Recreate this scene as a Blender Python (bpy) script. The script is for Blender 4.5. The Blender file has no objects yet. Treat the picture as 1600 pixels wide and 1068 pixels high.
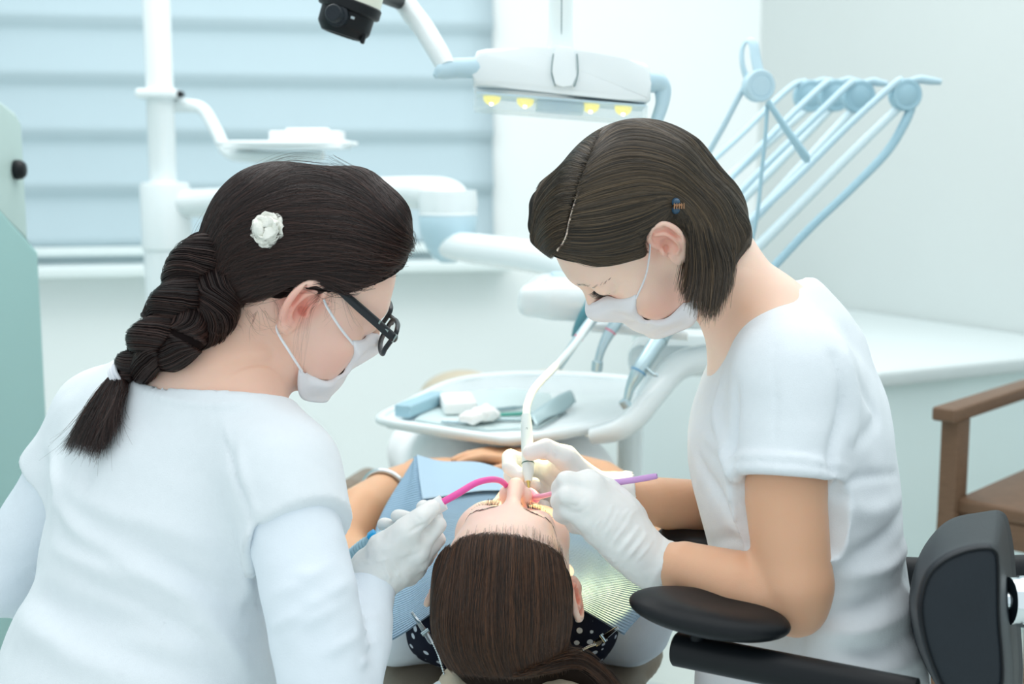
import bpy, bmesh, math, random
import numpy as np
from mathutils import Vector, Matrix
random.seed(7)
RNG = np.random.default_rng(11)
scene = bpy.context.scene
COL = scene.collection

# ---------------------------------------------------------------- camera, world, lights, exposure
CAM_H, PITCH, FPX = 1.20, math.radians(8.0), 2000.0
cam_data = bpy.data.cameras.new('camera')
cam = bpy.data.objects.new('camera', cam_data)
COL.objects.link(cam)
cam.location = (0, 0, CAM_H)
cam.rotation_euler = (math.radians(90) - PITCH, 0, 0)
cam_data.sensor_width = 36.0
cam_data.lens = 36.0 * FPX / 1600.0
cam_data.clip_start = 0.05
cam_data.dof.use_dof = True
cam_data.dof.focus_distance = 1.47
cam_data.dof.aperture_fstop = 4.0
scene.camera = cam

world = bpy.data.worlds.new('world')
scene.world = world
world.use_nodes = True
wn = world.node_tree.nodes
wn['Background'].inputs[0].default_value = (0.845, 0.94, 0.975, 1)
wn['Background'].inputs[1].default_value = 1.04

def area_light(name, loc, target, size, size_y, energy, color):
    l = bpy.data.lights.new(name, 'AREA')
    l.shape = 'RECTANGLE'; l.size = size; l.size_y = size_y
    l.energy = energy; l.color = color
    o = bpy.data.objects.new(name, l); COL.objects.link(o)
    o.location = loc
    o.rotation_euler = (Vector(target) - Vector(loc)).to_track_quat('-Z', 'Y').to_euler()
    return o
area_light('ceiling_light_panel', (0.3, 1.6, 2.75), (0.3, 1.6, 0), 2.6, 2.6, 22, (1.0, 0.98, 0.95))
area_light('fill_light_left', (-1.0, 2.75, 2.75), (-.6, 2.75, 0), 1.4, 1.4, 9, (1.0, 0.99, 0.97))  # added overhead fill, brightens the patient's trousers and the left side
area_light('fill_light_back', (0.2, 2.9, 2.75), (0.2, 3.1, 0), 3.2, 1.4, 26, (1.0, 0.99, 0.97))  # added overhead fill that evens out the deeper room and back wall

scene.view_settings.view_transform = 'Standard'
scene.view_settings.look = 'None'
scene.view_settings.gamma = 1.0
scene.view_settings.exposure = 0.0
scene.view_settings.use_curve_mapping = False
scene.cycles.use_denoising = True
scene.cycles.max_bounces = 8
scene.cycles.caustics_reflective = False
scene.cycles.caustics_refractive = False

# ---------------------------------------------------------------- places
_F = np.array([0, math.cos(PITCH), -math.sin(PITCH)])
_U = np.array([0, math.sin(PITCH), math.cos(PITCH)])
_R = np.array([1.0, 0, 0])
_C = np.array([0, 0, CAM_H])
def P(x, y, d):
    """world point that the photograph shows at (x, y), d metres deep"""
    return _C + d * (_F + (x - 800) / FPX * _R + (534 - y) / FPX * _U)
def PP(*pts):
    return [P(*p) for p in pts]
# ---------------------------------------------------------------- materials
def srgb(r, g, b):
    f = lambda c: (c / 255 / 12.92) if c / 255 <= 0.04045 else ((c / 255 + 0.055) / 1.055) ** 2.4
    return (f(r), f(g), f(b), 1.0)

def mat(name, rgb, rough=0.5, vary=0.04, scale=20.0, bump=0.0, bump_scale=200.0, metal=0.0, sss=0.0, sss_rad=(1.0, .35, .2),
        spec=0.5, coat=0.0, trans=0.0, sheen=0.0, stretch=None, emit=None, alpha=1.0, detail=3.0, ior=1.45):
    m = bpy.data.materials.new(name); m.use_nodes = True
    nt = m.node_tree; N = nt.nodes; L = nt.links
    b = N['Principled BSDF']
    tc = N.new('ShaderNodeTexCoord')
    mp = N.new('ShaderNodeMapping'); L.new(tc.outputs['Object'], mp.inputs[0])
    if stretch: mp.inputs['Scale'].default_value = stretch
    nz = N.new('ShaderNodeTexNoise'); nz.inputs['Scale'].default_value = scale; nz.inputs['Detail'].default_value = detail
    L.new(mp.outputs[0], nz.inputs['Vector'])
    mx = N.new('ShaderNodeMix'); mx.data_type = 'RGBA'
    c = srgb(*rgb)
    mx.inputs['A'].default_value = tuple(max(0, v * (1 - vary)) for v in c[:3]) + (1,)
    mx.inputs['B'].default_value = tuple(min(1, v * (1 + vary)) for v in c[:3]) + (1,)
    L.new(nz.outputs['Fac'], mx.inputs['Factor'])
    L.new(mx.outputs['Result'], b.inputs['Base Color'])
    b.inputs['Roughness'].default_value = rough
    b.inputs['Metallic'].default_value = metal
    b.inputs['Specular IOR Level'].default_value = spec
    b.inputs['IOR'].default_value = ior
    if coat: b.inputs['Coat Weight'].default_value = coat; b.inputs['Coat Roughness'].default_value = 0.08
    if trans: b.inputs['Transmission Weight'].default_value = trans
    if sheen: b.inputs['Sheen Weight'].default_value = sheen
    if alpha < 1: b.inputs['Alpha'].default_value = alpha
    if sss:
        b.inputs['Subsurface Weight'].default_value = sss
        b.inputs['Subsurface Radius'].default_value = sss_rad
        b.inputs['Subsurface Scale'].default_value = 0.008
    if emit:
        b.inputs['Emission Color'].default_value = srgb(*emit[:3]); b.inputs['Emission Strength'].default_value = emit[3]
    if bump:
        n2 = N.new('ShaderNodeTexNoise'); n2.inputs['Scale'].default_value = bump_scale; n2.inputs['Detail'].default_value = 2
        L.new(mp.outputs[0], n2.inputs['Vector'])
        bp = N.new('ShaderNodeBump'); bp.inputs['Strength'].default_value = bump; bp.inputs['Distance'].default_value = 0.002
        L.new(n2.outputs['Fac'], bp.inputs['Height']); L.new(bp.outputs[0], b.inputs['Normal'])
    m['mix'] = mx.name
    return m

def skin_mat(name, rgb, red, shade):
    """skin: base tone, a redder tone and a browner tone where the body carries them (attributes)"""
    m = mat(name, rgb, rough=0.42, vary=0.05, scale=35, bump=0.08, bump_scale=700, sss=0.35, spec=0.4, detail=5)
    nt = m.node_tree; N = nt.nodes; L = nt.links
    prev = N[m['mix']].outputs['Result']
    for att, c in (('flush', red), ('tan', shade)):
        a = N.new('ShaderNodeAttribute'); a.attribute_name = att
        x = N.new('ShaderNodeMix'); x.data_type = 'RGBA'
        L.new(a.outputs['Fac'], x.inputs['Factor']); L.new(prev, x.inputs['A']); x.inputs['B'].default_value = srgb(*c)
        prev = x.outputs['Result']
    L.new(prev, N['Principled BSDF'].inputs['Base Color'])
    return m

# ---------------------------------------------------------------- objects
def link(o, parent=None):
    COL.objects.link(o)
    if parent is not None: o.parent = parent
    return o
def tag(o, label=None, cat=None, group=None, kind=None):
    if label: o['label'] = label
    if cat: o['category'] = cat
    if group: o['group'] = group
    if kind: o['kind'] = kind
    return o
def thing(name, label, cat, group=None):
    o = bpy.data.objects.new(name, None); o.empty_display_size = 0.05
    link(o); tag(o, label, cat, group)
    return o
def mesh_obj(name, V, Fq, m, parent=None, smooth=True):
    me = bpy.data.meshes.new(name)
    V = np.asarray(V, dtype=np.float32)
    if isinstance(Fq, np.ndarray):
        n = len(Fq); k = Fq.shape[1]
        me.vertices.add(len(V)); me.vertices.foreach_set('co', V.ravel())
        me.loops.add(n * k); me.loops.foreach_set('vertex_index', Fq.astype(np.int32).ravel())
        me.polygons.add(n); me.polygons.foreach_set('loop_start', np.arange(0, n * k, k, dtype=np.int32))
        me.update(calc_edges=True)
    else:
        me.from_pydata([tuple(map(float, v)) for v in V], [], [tuple(map(int, f)) for f in Fq]); me.update()
    if smooth: me.polygons.foreach_set('use_smooth', np.ones(len(me.polygons), dtype=bool))
    if m: me.materials.append(m)
    o = bpy.data.objects.new(name, me)
    return link(o, parent)
def bm_obj(name, bm, m, parent=None, smooth=True, angle=40):
    bmesh.ops.recalc_face_normals(bm, faces=bm.faces)
    me = bpy.data.meshes.new(name); bm.to_mesh(me); bm.free()
    if smooth:
        me.polygons.foreach_set('use_smooth', np.ones(len(me.polygons), dtype=bool))
        me.set_sharp_from_angle(angle=math.radians(angle))
    me.materials.append(m)
    o = bpy.data.objects.new(name, me)
    return link(o, parent)
def frame(fwd, up):
    """matrix whose columns are right, forward, up"""
    f = np.array(fwd, float); f /= np.linalg.norm(f)
    u = np.array(up, float); u -= f * (u @ f); u /= np.linalg.norm(u)
    return np.stack([np.cross(f, u), f, u], 1)
def m4(c, M=None, s=1.0):
    m = Matrix.Identity(4)
    M = np.eye(3) if M is None else np.asarray(M)
    for i in range(3):
        for j in range(3): m[i][j] = float(M[i][j] * (s if np.isscalar(s) else s[j]))
        m[i][3] = float(c[i])
    return m
def add_box(bm, c, size, M=None, bevel=0.0, seg=3):
    g = bmesh.ops.create_cube(bm, size=1.0)
    vs = g['verts']
    bmesh.ops.scale(bm, verts=vs, vec=size)
    if bevel:
        es = list({e for v in vs for e in v.link_edges})
        r = bmesh.ops.bevel(bm, geom=es, offset=bevel, segments=seg, profile=0.5, affect='EDGES')
        vs = [v for v in bm.verts if v in set(r['verts']) or v in set(vs)] if False else list({v for f in r['faces'] for v in f.verts} | {v for v in vs if v.is_valid})
    bmesh.ops.transform(bm, matrix=m4(c, M), verts=vs)
    return vs
def add_cyl(bm, a, b, r1, r2=None, seg=24, caps=True):
    a = Vector(a); b = Vector(b); r2 = r1 if r2 is None else r2
    d = b - a
    q = d.to_track_quat('Z', 'Y').to_matrix().to_4x4()
    q.translation = (a + b) / 2
    bmesh.ops.create_cone(bm, cap_ends=caps, segments=seg, radius1=r1, radius2=r2, depth=d.length, matrix=q)
def add_lathe(bm, c, M, prof, seg=32, cap=True):
    """prof: (radius, height) pairs turned round the third axis of M"""
    M = np.asarray(M); rows = []
    for r, h in prof:
        rows.append([bm.verts.new(Vector(np.asarray(c) + M @ np.array([r * math.cos(2 * math.pi * k / seg), r * math.sin(2 * math.pi * k / seg), h]))) for k in range(seg)])
    for i in range(len(rows) - 1):
        for k in range(seg):
            k2 = (k + 1) % seg
            bm.faces.new((rows[i][k], rows[i][k2], rows[i + 1][k2], rows[i + 1][k]))
    if cap:
        bm.faces.new(rows[0][::-1]); bm.faces.new(rows[-1])
def spline(pts, n, closed=False):
    """Catmull-Rom through pts, n samples"""
    p = np.asarray(pts, float)
    if closed: p = np.vstack([p[-1:], p, p[:2]])
    else: p = np.vstack([2 * p[0] - p[1], p, 2 * p[-1] - p[-2]])
    m = len(p) - 3
    t = np.linspace(0, m, n, endpoint=not closed); i = np.minimum(t.astype(int), m - 1); u = (t - i)[:, None]
    a, b, c, d = p[i], p[i + 1], p[i + 2], p[i + 3]
    return 0.5 * (2 * b + (c - a) * u + (2 * a - 5 * b + 4 * c - d) * u ** 2 + (3 * b - a - 3 * c + d) * u ** 3)
def add_tube(bm, pts, rad, seg=14, n=None, smooth=True, flat=None, closed=False, up=(0.13, 0.31, 0.94)):
    """tube along pts; rad a number or one per point; flat=(sx, sy) squeezes the section"""
    p = np.asarray(pts, float)
    r = np.full(len(p), rad, float) if np.isscalar(rad) else np.asarray(rad, float)
    if smooth and len(p) > 2:
        n = n or (len(p) - 1) * 8 + 1
        q = spline(np.column_stack([p, r]), n, closed); p, r = q[:, :3], np.maximum(q[:, 3], 1e-5)
    if closed: T = np.roll(p, -1, 0) - np.roll(p, 1, 0)
    else: T = np.gradient(p, axis=0)
    T /= np.linalg.norm(T, axis=1)[:, None] + 1e-12
    rows = []; nrm = None
    for i in range(len(p)):
        if nrm is None:
            a = np.asarray(up, float); nrm = a - T[i] * (a @ T[i])
        else: nrm = nrm - T[i] * (nrm @ T[i])
        nrm /= np.linalg.norm(nrm); bi = np.cross(T[i], nrm)
        sx, sy = flat if flat else (1, 1)
        rows.append([bm.verts.new(Vector(p[i] + r[i] * (sx * math.cos(2 * math.pi * k / seg) * nrm + sy * math.sin(2 * math.pi * k / seg) * bi))) for k in range(seg)])
    m = len(rows)
    for i in range(m if closed else m - 1):
        A, B = rows[i], rows[(i + 1) % m]
        for k in range(seg):
            k2 = (k + 1) % seg
            bm.faces.new((A[k], A[k2], B[k2], B[k]))
    if not closed:
        bm.faces.new(rows[0][::-1]); bm.faces.new(rows[-1])
def tube(name, pts, rad, m, parent=None, **k):
    bm = bmesh.new(); add_tube(bm, pts, rad, **k); return bm_obj(name, bm, m, parent)
def box(name, c, size, m, parent=None, M=None, bevel=0.0, seg=3):
    bm = bmesh.new(); add_box(bm, c, size, M, bevel, seg); return bm_obj(name, bm, m, parent)
def add_prism(bm, pts, n, th, bevel=0.0, seg=2):
    """flat outline pts (3-D, in order) thickened by th along n"""
    n = np.asarray(n, float); n /= np.linalg.norm(n)
    lo = [bm.verts.new(Vector(np.asarray(p) - n * th / 2)) for p in pts]
    hi = [bm.verts.new(Vector(np.asarray(p) + n * th / 2)) for p in pts]
    fs = [bm.faces.new(lo[::-1]), bm.faces.new(hi)]
    for i in range(len(lo)):
        j = (i + 1) % len(lo); bm.faces.new((lo[i], lo[j], hi[j], hi[i]))
    if bevel:
        bmesh.ops.bevel(bm, geom=list({e for f in fs for e in f.edges}), offset=bevel, segments=seg, profile=0.5, affect='EDGES')

# ---------------------------------------------------------------- smooth solids (signed distance)
def _n(v): return np.sqrt((v * v).sum(-1))
class Prim:
    def __init__(s, f, lo, hi): s.f, s.lo, s.hi = f, np.asarray(lo, float), np.asarray(hi, float)
def chain(pts, rad):
    p = np.asarray(pts, np.float32); r = np.full(len(p), rad, np.float32) if np.isscalar(rad) else np.asarray(rad, np.float32)
    def f(x):
        d = None
        for i in range(len(p) - 1):
            a, ba = p[i], p[i + 1] - p[i]
            pa = x - a
            t = np.clip(pa @ ba / (ba @ ba + 1e-12), 0, 1)
            e = _n(pa - t[:, None] * ba) - (r[i] + (r[i + 1] - r[i]) * t)
            d = e if d is None else np.minimum(d, e)
        return d
    R = r.max()
    return Prim(f, p.min(0) - R, p.max(0) + R)
def ell(c, r, M=None):
    c = np.asarray(c, np.float32); r = np.asarray(r, np.float32) * np.ones(3, np.float32)
    M = np.eye(3, dtype=np.float32) if M is None else np.asarray(M, np.float32)
    def f(x):
        q = (x - c) @ M
        k0 = _n(q / r); k1 = _n(q / (r * r)) + 1e-9
        return np.where(k0 < 1e-4, -r.min(), k0 * (k0 - 1) / k1)
    e = np.sqrt(((M * r) ** 2).sum(1))
    return Prim(f, c - e, c + e)
def rbox(c, h, rad, M=None):
    c = np.asarray(c, np.float32); h = np.asarray(h, np.float32) - rad
    M = np.eye(3, dtype=np.float32) if M is None else np.asarray(M, np.float32)
    def f(x):
        q = np.abs((x - c) @ M) - h
        return _n(np.maximum(q, 0)) + np.minimum(q.max(-1), 0) - rad
    e = np.abs(M * (h + rad)).sum(1)
    return Prim(f, c - e, c + e)
def squash(pr, c, M, s):
    """pr drawn in a frame at c with axes M, then scaled by s along them"""
    c = np.asarray(c, np.float32); M = np.asarray(M, np.float32); s = np.asarray(s, np.float32); k = s.min()
    def f(x): return pr.f(c + (((x - c) @ M) / s) @ M.T) * k
    R = _n(np.maximum(np.abs(pr.lo - c), np.abs(pr.hi - c))) * s.max()
    return Prim(f, c - R, c + R)
def half(p, n, lo=None, hi=None):
    """everything on the side n points to"""
    p = np.asarray(p, np.float32); n = np.asarray(n, np.float32); n = n / np.linalg.norm(n)
    return Prim(lambda x: -((x - p) @ n), lo if lo is not None else p - 9, hi if hi is not None else p + 9)
def smin(a, b, k):
    h = np.maximum(k - np.abs(a - b), 0) / k
    return np.minimum(a, b) - h * h * k * 0.25
class Sdf:
    FAR = 0.06
    def __init__(s): s.ops = []
    def u(s, pr, k=0.01): s.ops.append((pr, 'u', k)); return s
    def sub(s, pr, k=0.004): s.ops.append((pr, 's', k)); return s
    def cut(s, pr, k=0.004): s.ops.append((pr, 'i', k)); return s
    @staticmethod
    def _mix(D, d, op, k):
        if op == 'u': return smin(D, d, k)
        if op == 's': return -smin(-D, d, k)
        return -smin(-D, -d, k)
    def eval(s, x):
        x = np.asarray(x, np.float32); D = np.full(len(x), s.FAR, np.float32)
        for pr, op, k in s.ops:
            if op == 'u':
                m = ((x > pr.lo - s.FAR - k) & (x < pr.hi + s.FAR + k)).all(1)
                if m.any(): D[m] = s._mix(D[m], pr.f(x[m]), op, k)
            else: D = s._mix(D, pr.f(x), op, k)
        return D
    def eval_far(s, x):
        x = np.asarray(x, np.float32); D = np.full(len(x), 9.0, np.float32)
        for pr, op, k in s.ops: D = s._mix(D, pr.f(x), op, k)
        return D
    def grad(s, x, e=0.0015):
        g = np.stack([s.eval_far(x + e * np.eye(3, dtype=np.float32)[i]) - s.eval_far(x - e * np.eye(3, dtype=np.float32)[i]) for i in range(3)], 1)
        return g / (_n(g)[:, None] + 1e-9)
    def project(s, x, level=0.0, it=3):
        x = np.asarray(x, np.float32)
        for _ in range(it):
            x = x - np.clip(s.eval_far(x) - level, -.05, .05)[:, None] * s.grad(x)
        return x
    def ray(s, px, py, d0=1.15, d1=1.9, level=0.0):
        ts = np.linspace(d0, d1, 240); pts = np.array([P(px, py, t) for t in ts]); d = s.eval_far(pts) - level
        i = np.nonzero(d < 0)[0]
        if len(i):
            j = i[0]
            if j == 0: return pts[0]
            t = d[j - 1] / (d[j - 1] - d[j])
            return pts[j - 1] + t * (pts[j] - pts[j - 1])
        return pts[int(np.argmin(d))]
    def mesh(s, h, fine=(), box=None):
        us = [o for o in s.ops if o[1] == 'u']
        lo = np.min([o[0].lo for o in us], 0) - 0.012; hi = np.max([o[0].hi for o in us], 0) + 0.012
        if box is not None: lo = np.maximum(lo, box[0]); hi = np.minimum(hi, box[1])
        ax = []
        for a in range(3):
            xs = [lo[a]]
            while xs[-1] < hi[a]:
                st = h
                for flo, fhi, hf in fine:
                    dist = max(flo[a] - xs[-1], xs[-1] - fhi[a], 0)
                    st = min(st, hf + 0.15 * dist)
                xs.append(xs[-1] + st)
            ax.append(np.array(xs, np.float32))
        sh = tuple(len(a) for a in ax)
        D = np.full(sh, s.FAR, np.float32)
        for pr, op, k in s.ops:
            sl = []
            for a in range(3):
                m = s.FAR * 1.4 + 1.5 * k
                i0 = np.searchsorted(ax[a], pr.lo[a] - m); i1 = np.searchsorted(ax[a], pr.hi[a] + m)
                if op == 'i': i0, i1 = 0, sh[a]
                sl.append((i0, max(i1, i0)))
            if any(b <= a for a, b in sl): continue
            for i0 in range(sl[0][0], sl[0][1], 24):
                i1 = min(i0 + 24, sl[0][1])
                X, Y, Z = np.meshgrid(ax[0][i0:i1], ax[1][sl[1][0]:sl[1][1]], ax[2][sl[2][0]:sl[2][1]], indexing='ij')
                d = pr.f(np.stack([X.ravel(), Y.ravel(), Z.ravel()], 1)).reshape(X.shape)
                w = D[i0:i1, sl[1][0]:sl[1][1], sl[2][0]:sl[2][1]]
                w[...] = s._mix(w, d, op, k)
        for a in range(3):                                  # close what runs out of the grid
            sel = [slice(None)] * 3
            for e in (0, -1):
                sel[a] = e; D[tuple(sel)] = np.maximum(D[tuple(sel)], 1e-4)
        return nets(D, *ax)
def nets(D, xs, ys, zs):
    S = D < 0
    cnt = np.zeros(tuple(n - 1 for n in D.shape), np.uint8)
    for i in (0, 1):
        for j in (0, 1):
            for k in (0, 1): cnt += S[i:S.shape[0] - 1 + i, j:S.shape[1] - 1 + j, k:S.shape[2] - 1 + k]
    ci, cj, ck = np.nonzero((cnt > 0) & (cnt < 8))
    idx = np.full(cnt.shape, -1, np.int32); idx[ci, cj, ck] = np.arange(len(ci))
    corner = {}
    for i in (0, 1):
        for j in (0, 1):
            for k in (0, 1):
                corner[i, j, k] = (D[ci + i, cj + j, ck + k], np.stack([xs[ci + i], ys[cj + j], zs[ck + k]], 1))
    acc = np.zeros((len(ci), 3), np.float64); num = np.zeros(len(ci))
    for a in corner:
        for ax in range(3):
            if a[ax] == 0:
                b = list(a); b[ax] = 1; b = tuple(b)
                d0, p0 = corner[a]; d1, p1 = corner[b]
                m = (d0 < 0) != (d1 < 0)
                t = (d0[m] / (d0[m] - d1[m]))[:, None]
                acc[m] += p0[m] + t * (p1[m] - p0[m]); num[m] += 1
    V = acc / num[:, None]
    Q = []
    for ax in range(3):
        b, c = (ax + 1) % 3, (ax + 2) % 3
        A = np.moveaxis(S, (ax, b, c), (0, 1, 2)); I = np.moveaxis(idx, (ax, b, c), (0, 1, 2))
        e = A[:-1, 1:-1, 1:-1] != A[1:, 1:-1, 1:-1]
        i, j, k = np.nonzero(e); j = j + 1; k = k + 1
        q = np.stack([I[i, j - 1, k - 1], I[i, j, k - 1], I[i, j, k], I[i, j - 1, k]], 1)
        fl = ~A[i, j, k]
        q[fl] = q[fl][:, ::-1]
        Q.append(q)
    Q = np.concatenate(Q)
    return V, Q[(Q >= 0).all(1)]
def relax(V, Q, n=2, w=0.5):
    for _ in range(n):
        s = np.zeros_like(V); c = np.zeros(len(V))
        for a in range(4):
            b = (a + 1) % 4
            np.add.at(s, Q[:, a], V[Q[:, b]]); np.add.at(c, Q[:, a], 1)
            np.add.at(s, Q[:, b], V[Q[:, a]]); np.add.at(c, Q[:, b], 1)
        V = V + w * (s / np.maximum(c, 1)[:, None] - V)
    return V
def vnormals(V, Q):
    n = np.cross(V[Q[:, 2]] - V[Q[:, 0]], V[Q[:, 3]] - V[Q[:, 1]])
    N = np.zeros_like(V)
    for a in range(4): np.add.at(N, Q[:, a], n)
    return N / (_n(N)[:, None] + 1e-12)
_PERM = RNG.random((64, 64, 64)).astype(np.float32)
def vnoise(p):
    p = np.asarray(p, np.float64); i = np.floor(p).astype(int); f = p - i; f = f * f * (3 - 2 * f)
    r = 0
    for a in (0, 1):
        for b in (0, 1):
            for c in (0, 1):
                w = (f[:, 0] if a else 1 - f[:, 0]) * (f[:, 1] if b else 1 - f[:, 1]) * (f[:, 2] if c else 1 - f[:, 2])
                r = r + w * _PERM[(i[:, 0] + a) % 64, (i[:, 1] + b) % 64, (i[:, 2] + c) % 64]
    return r * 2 - 1
def creases(V, N, lines, gain=1.0):
    """folds of cloth: each line is (points, width, depth); depth > 0 a ridge, < 0 a valley"""
    D = np.zeros(len(V))
    for pts, w, h in lines:
        p = spline(pts, 24); lo, hi = p.min(0) - 3 * w, p.max(0) + 3 * w
        m = np.nonzero(((V > lo) & (V < hi)).all(1))[0]
        if not len(m): continue
        d2 = ((V[m][:, None, :] - p[None]) ** 2).sum(-1)
        j = d2.argmin(1); dist = np.sqrt(d2.min(1))
        taper = np.sin(np.pi * np.clip((j + 1.5) / 26, 0, 1)) ** 0.6
        D[m] += gain * h * taper * np.exp(-(dist / w) ** 2)
    return V + N * D[:, None]
def set_attr(o, name, val):
    a = o.data.attributes.new(name, 'FLOAT', 'POINT'); a.data.foreach_set('value', np.asarray(val, np.float32))

# ---------------------------------------------------------------- hair strands
def hair_curves(name, X, radius, m, parent=None, tip=0.35):
    """X: (strands, points, 3)"""
    X = np.asarray(X, np.float32); n, k = X.shape[:2]
    c = bpy.data.hair_curves.new(name)
    c.add_curves([k] * n)
    c.position_data.foreach_set('vector', X.ravel())
    r = np.asarray(radius, np.float32) * np.ones((n, 1), np.float32) if not np.isscalar(radius) else np.full((n, 1), radius, np.float32)
    prof = np.linspace(1, tip, k, dtype=np.float32)[None]
    at = c.attributes.get('radius') or c.attributes.new('radius', 'FLOAT', 'POINT')
    at.data.foreach_set('value', (r * prof).ravel().astype(np.float32))
    c.materials.append(m)
    o = bpy.data.objects.new(name, c)
    return link(o, parent)
def beyond(G, deps=(.035, .075)):
    """guides continued round the far side of the head"""
    g = np.array([np.asarray(p) for p in G[-1]]); v = g - _C; v /= np.linalg.norm(v, axis=1)[:, None]
    return list(G) + [list(g + v * d) for d in deps]
def sheet(guides, n, k=22, ulim=(0, 1), clump=0.0, root=0.0):
    """strands spread over an ordered row of guide lines"""
    G = np.stack([spline(g, k) for g in guides])                     # (g, k, 3)
    u = RNG.uniform(ulim[0], ulim[1], n) * (len(guides) - 1)
    if clump: u = u + clump * np.sin(u * 37.0) * 0.05
    u = np.clip(u, 0, len(guides) - 1 - 1e-6)
    p = np.concatenate([2 * G[:1] - G[1:2], G, 2 * G[-1:] - G[-2:-1]])
    i = u.astype(int); t = (u - i)[:, None, None]
    a, b, c, d = p[i], p[i + 1], p[i + 2], p[i + 3]
    X = 0.5 * (2 * b + (c - a) * t + (2 * a - 5 * b + 4 * c - d) * t ** 2 + (3 * b - a - 3 * c + d) * t ** 3)
    if root:
        s0 = RNG.uniform(0, root, n); ss = s0[:, None] + (1 - s0[:, None]) * np.linspace(0, 1, k)[None]
        f = ss * (k - 1); i0 = np.minimum(f.astype(int), k - 2); w = (f - i0)[..., None]
        r = np.arange(n)[:, None]
        X = X[r, i0] * (1 - w) + X[r, i0 + 1] * w
    return X
def comb(X, S, lo, hi, jitter=0.0015, wave=0.0, wf=30.0):
    """lay strands on solid S at a depth of their own, with a little disorder"""
    n, k = X.shape[:2]
    lev = RNG.uniform(lo, hi, n).astype(np.float32)
    off = RNG.normal(0, jitter, (n, 1, 3))
    ph = RNG.uniform(0, 6.28, (n, 1, 3)); t = np.linspace(0, 1, k)[None, :, None]
    Y = X + off * (0.3 + t) + wave * np.sin(wf * t * (0.8 + 0.4 * ph / 6.28) + ph)
    Y = S.project(Y.reshape(-1, 3), np.repeat(lev, k)).reshape(n, k, 3)
    return Y
# ---------------------------------------------------------------- anatomy shared by the three people
def head_solid(S, M, c, s=1.0, ez=0.0, es=1.06, et=-.12):
    """skull, face and ears; local axes right, forward, up from the point between the ears"""
    L = lambda x, y, z: c + M @ (np.array([x, y, z]) * s)
    E = lambda p, r, k: S.u(ell(L(*p), np.array(r) * s, M), k)
    E((0, -.012, .030), (.0735, .093, .083), .01)
    E((0, .040, .030), (.060, .052, .058), .03)
    E((0, .036, -.042), (.054, .050, .066), .03)
    for g in (1, -1):
        S.u(chain([L(g * .054, .004, -.045), L(g * .048, .022, -.078), L(g * .014, .076, -.108)], [.017 * s, .016 * s, .016 * s]), .025)
        E((g * .042, .056, -.026), (.022, .024, .020), .025)
        E((g * .036, .050, -.058), (.027, .033, .037), .025)
    E((0, .079, -.105), (.017, .017, .015), .02)
    S.u(chain([L(-.034, .079, .017 + ez), L(0, .088, .014 + ez), L(.034, .079, .017 + ez)], .011 * s), .02)
    for g in (1, -1):
        S.sub(ell(L(g * .032, .1075, .001 + ez), np.array((.019, .016, .0105)) * s, M), .014)
        E((g * .0315, .0800, -.001 + ez), (.0170, .0135, .0130), .008)          # closed lid over the eye
    S.u(chain([L(0, .090, .010), L(0, .103, -.012), L(0, .1135, -.032)], [.0075 * s, .0085 * s, .0098 * s]), .012)
    for g in (1, -1):
        E((g * .0125, .101, -.037), (.0075, .0105, .0085), .008)
        S.sub(ell(L(g * .0062, .1085, -.0455), np.array((.0035, .0055, .005)) * s, M), .003)
    S.u(chain([L(-.020, .088, -.067), L(0, .0985, -.064), L(.020, .088, -.067)], [.0035 * s, .0062 * s, .0035 * s]), .007)
    S.u(chain([L(-.018, .087, -.075), L(0, .0965, -.077), L(.018, .087, -.075)], [.0035 * s, .0068 * s, .0035 * s]), .007)
    for g in (1, -1): ear(S, M, c, s, g, es, et)
    return L
def ear_frame(M, c, s, g, es=1.06, et=-.12):
    O = c + M @ (np.array([g * .0715, .008 - .012 * max(et, 0) / .2, .002 - .006 * max(et, 0) / .16]) * s)
    e1 = M @ np.array([g * .36, -.933, 0]); e3 = M @ np.array([g * .933, .36, 0]); e2 = M @ np.array([0, et, math.sqrt(1 - et * et)]); e2 = e2 - e1 * (e1 @ e2) * .0
    return lambda u, v, w: O + (u * e1 + v * e2 + w * e3) * s * es, np.stack([e1, e2, e3], 1)
def ear(S, M, c, s, g, es=1.06, et=-.12):
    Q, B = ear_frame(M, c, s, g, es, et); s = s * es
    S.u(ell(Q(.0150, .005, .0012), np.array((.0165, .0295, .0034)) * s, B), .004)
    S.u(ell(Q(.008, -.002, -.004), np.array((.010, .020, .006)) * s, B), .005)
    hx = spline([(.004, .004, .003), (.001, .016, .005), (.006, .0285, .006), (.017, .033, .006), (.0275, .0275, .006), (.0315, .013, .006), (.029, -.003, .006), (.022, -.0165, .005), (.0125, -.026, .004)], 26)
    S.u(chain([Q(*p) for p in hx], np.linspace(.0034, .0040, 26) * s), .0018)
    S.u(chain([Q(.0125, -.0245, .004), Q(.006, -.0275, .003), Q(.0035, -.020, .002)], [.0062 * s, .0058 * s, .0045 * s]), .006)
    ah = spline([(.013, .023, .0055), (.0205, .0165, .0065), (.0225, .004, .0065), (.0185, -.009, .006), (.0115, -.0155, .0055)], 14)
    S.u(chain([Q(*p) for p in ah], .0030 * s), .003)
    S.sub(ell(Q(.0115, -.001, .0065), np.array((.0075, .0120, .0075)) * s, B), .003)
    S.sub(ell(Q(.0265, .012, .010), np.array((.0024, .016, .0065)) * s, B), .002)
    S.u(ell(Q(.0025, -.003, .006), np.array((.0042, .0058, .0040)) * s, B), .003)
    S.sub(ell(Q(.0065, -.004, .003), np.array((.0032, .0042, .009)) * s, B), .002)
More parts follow.
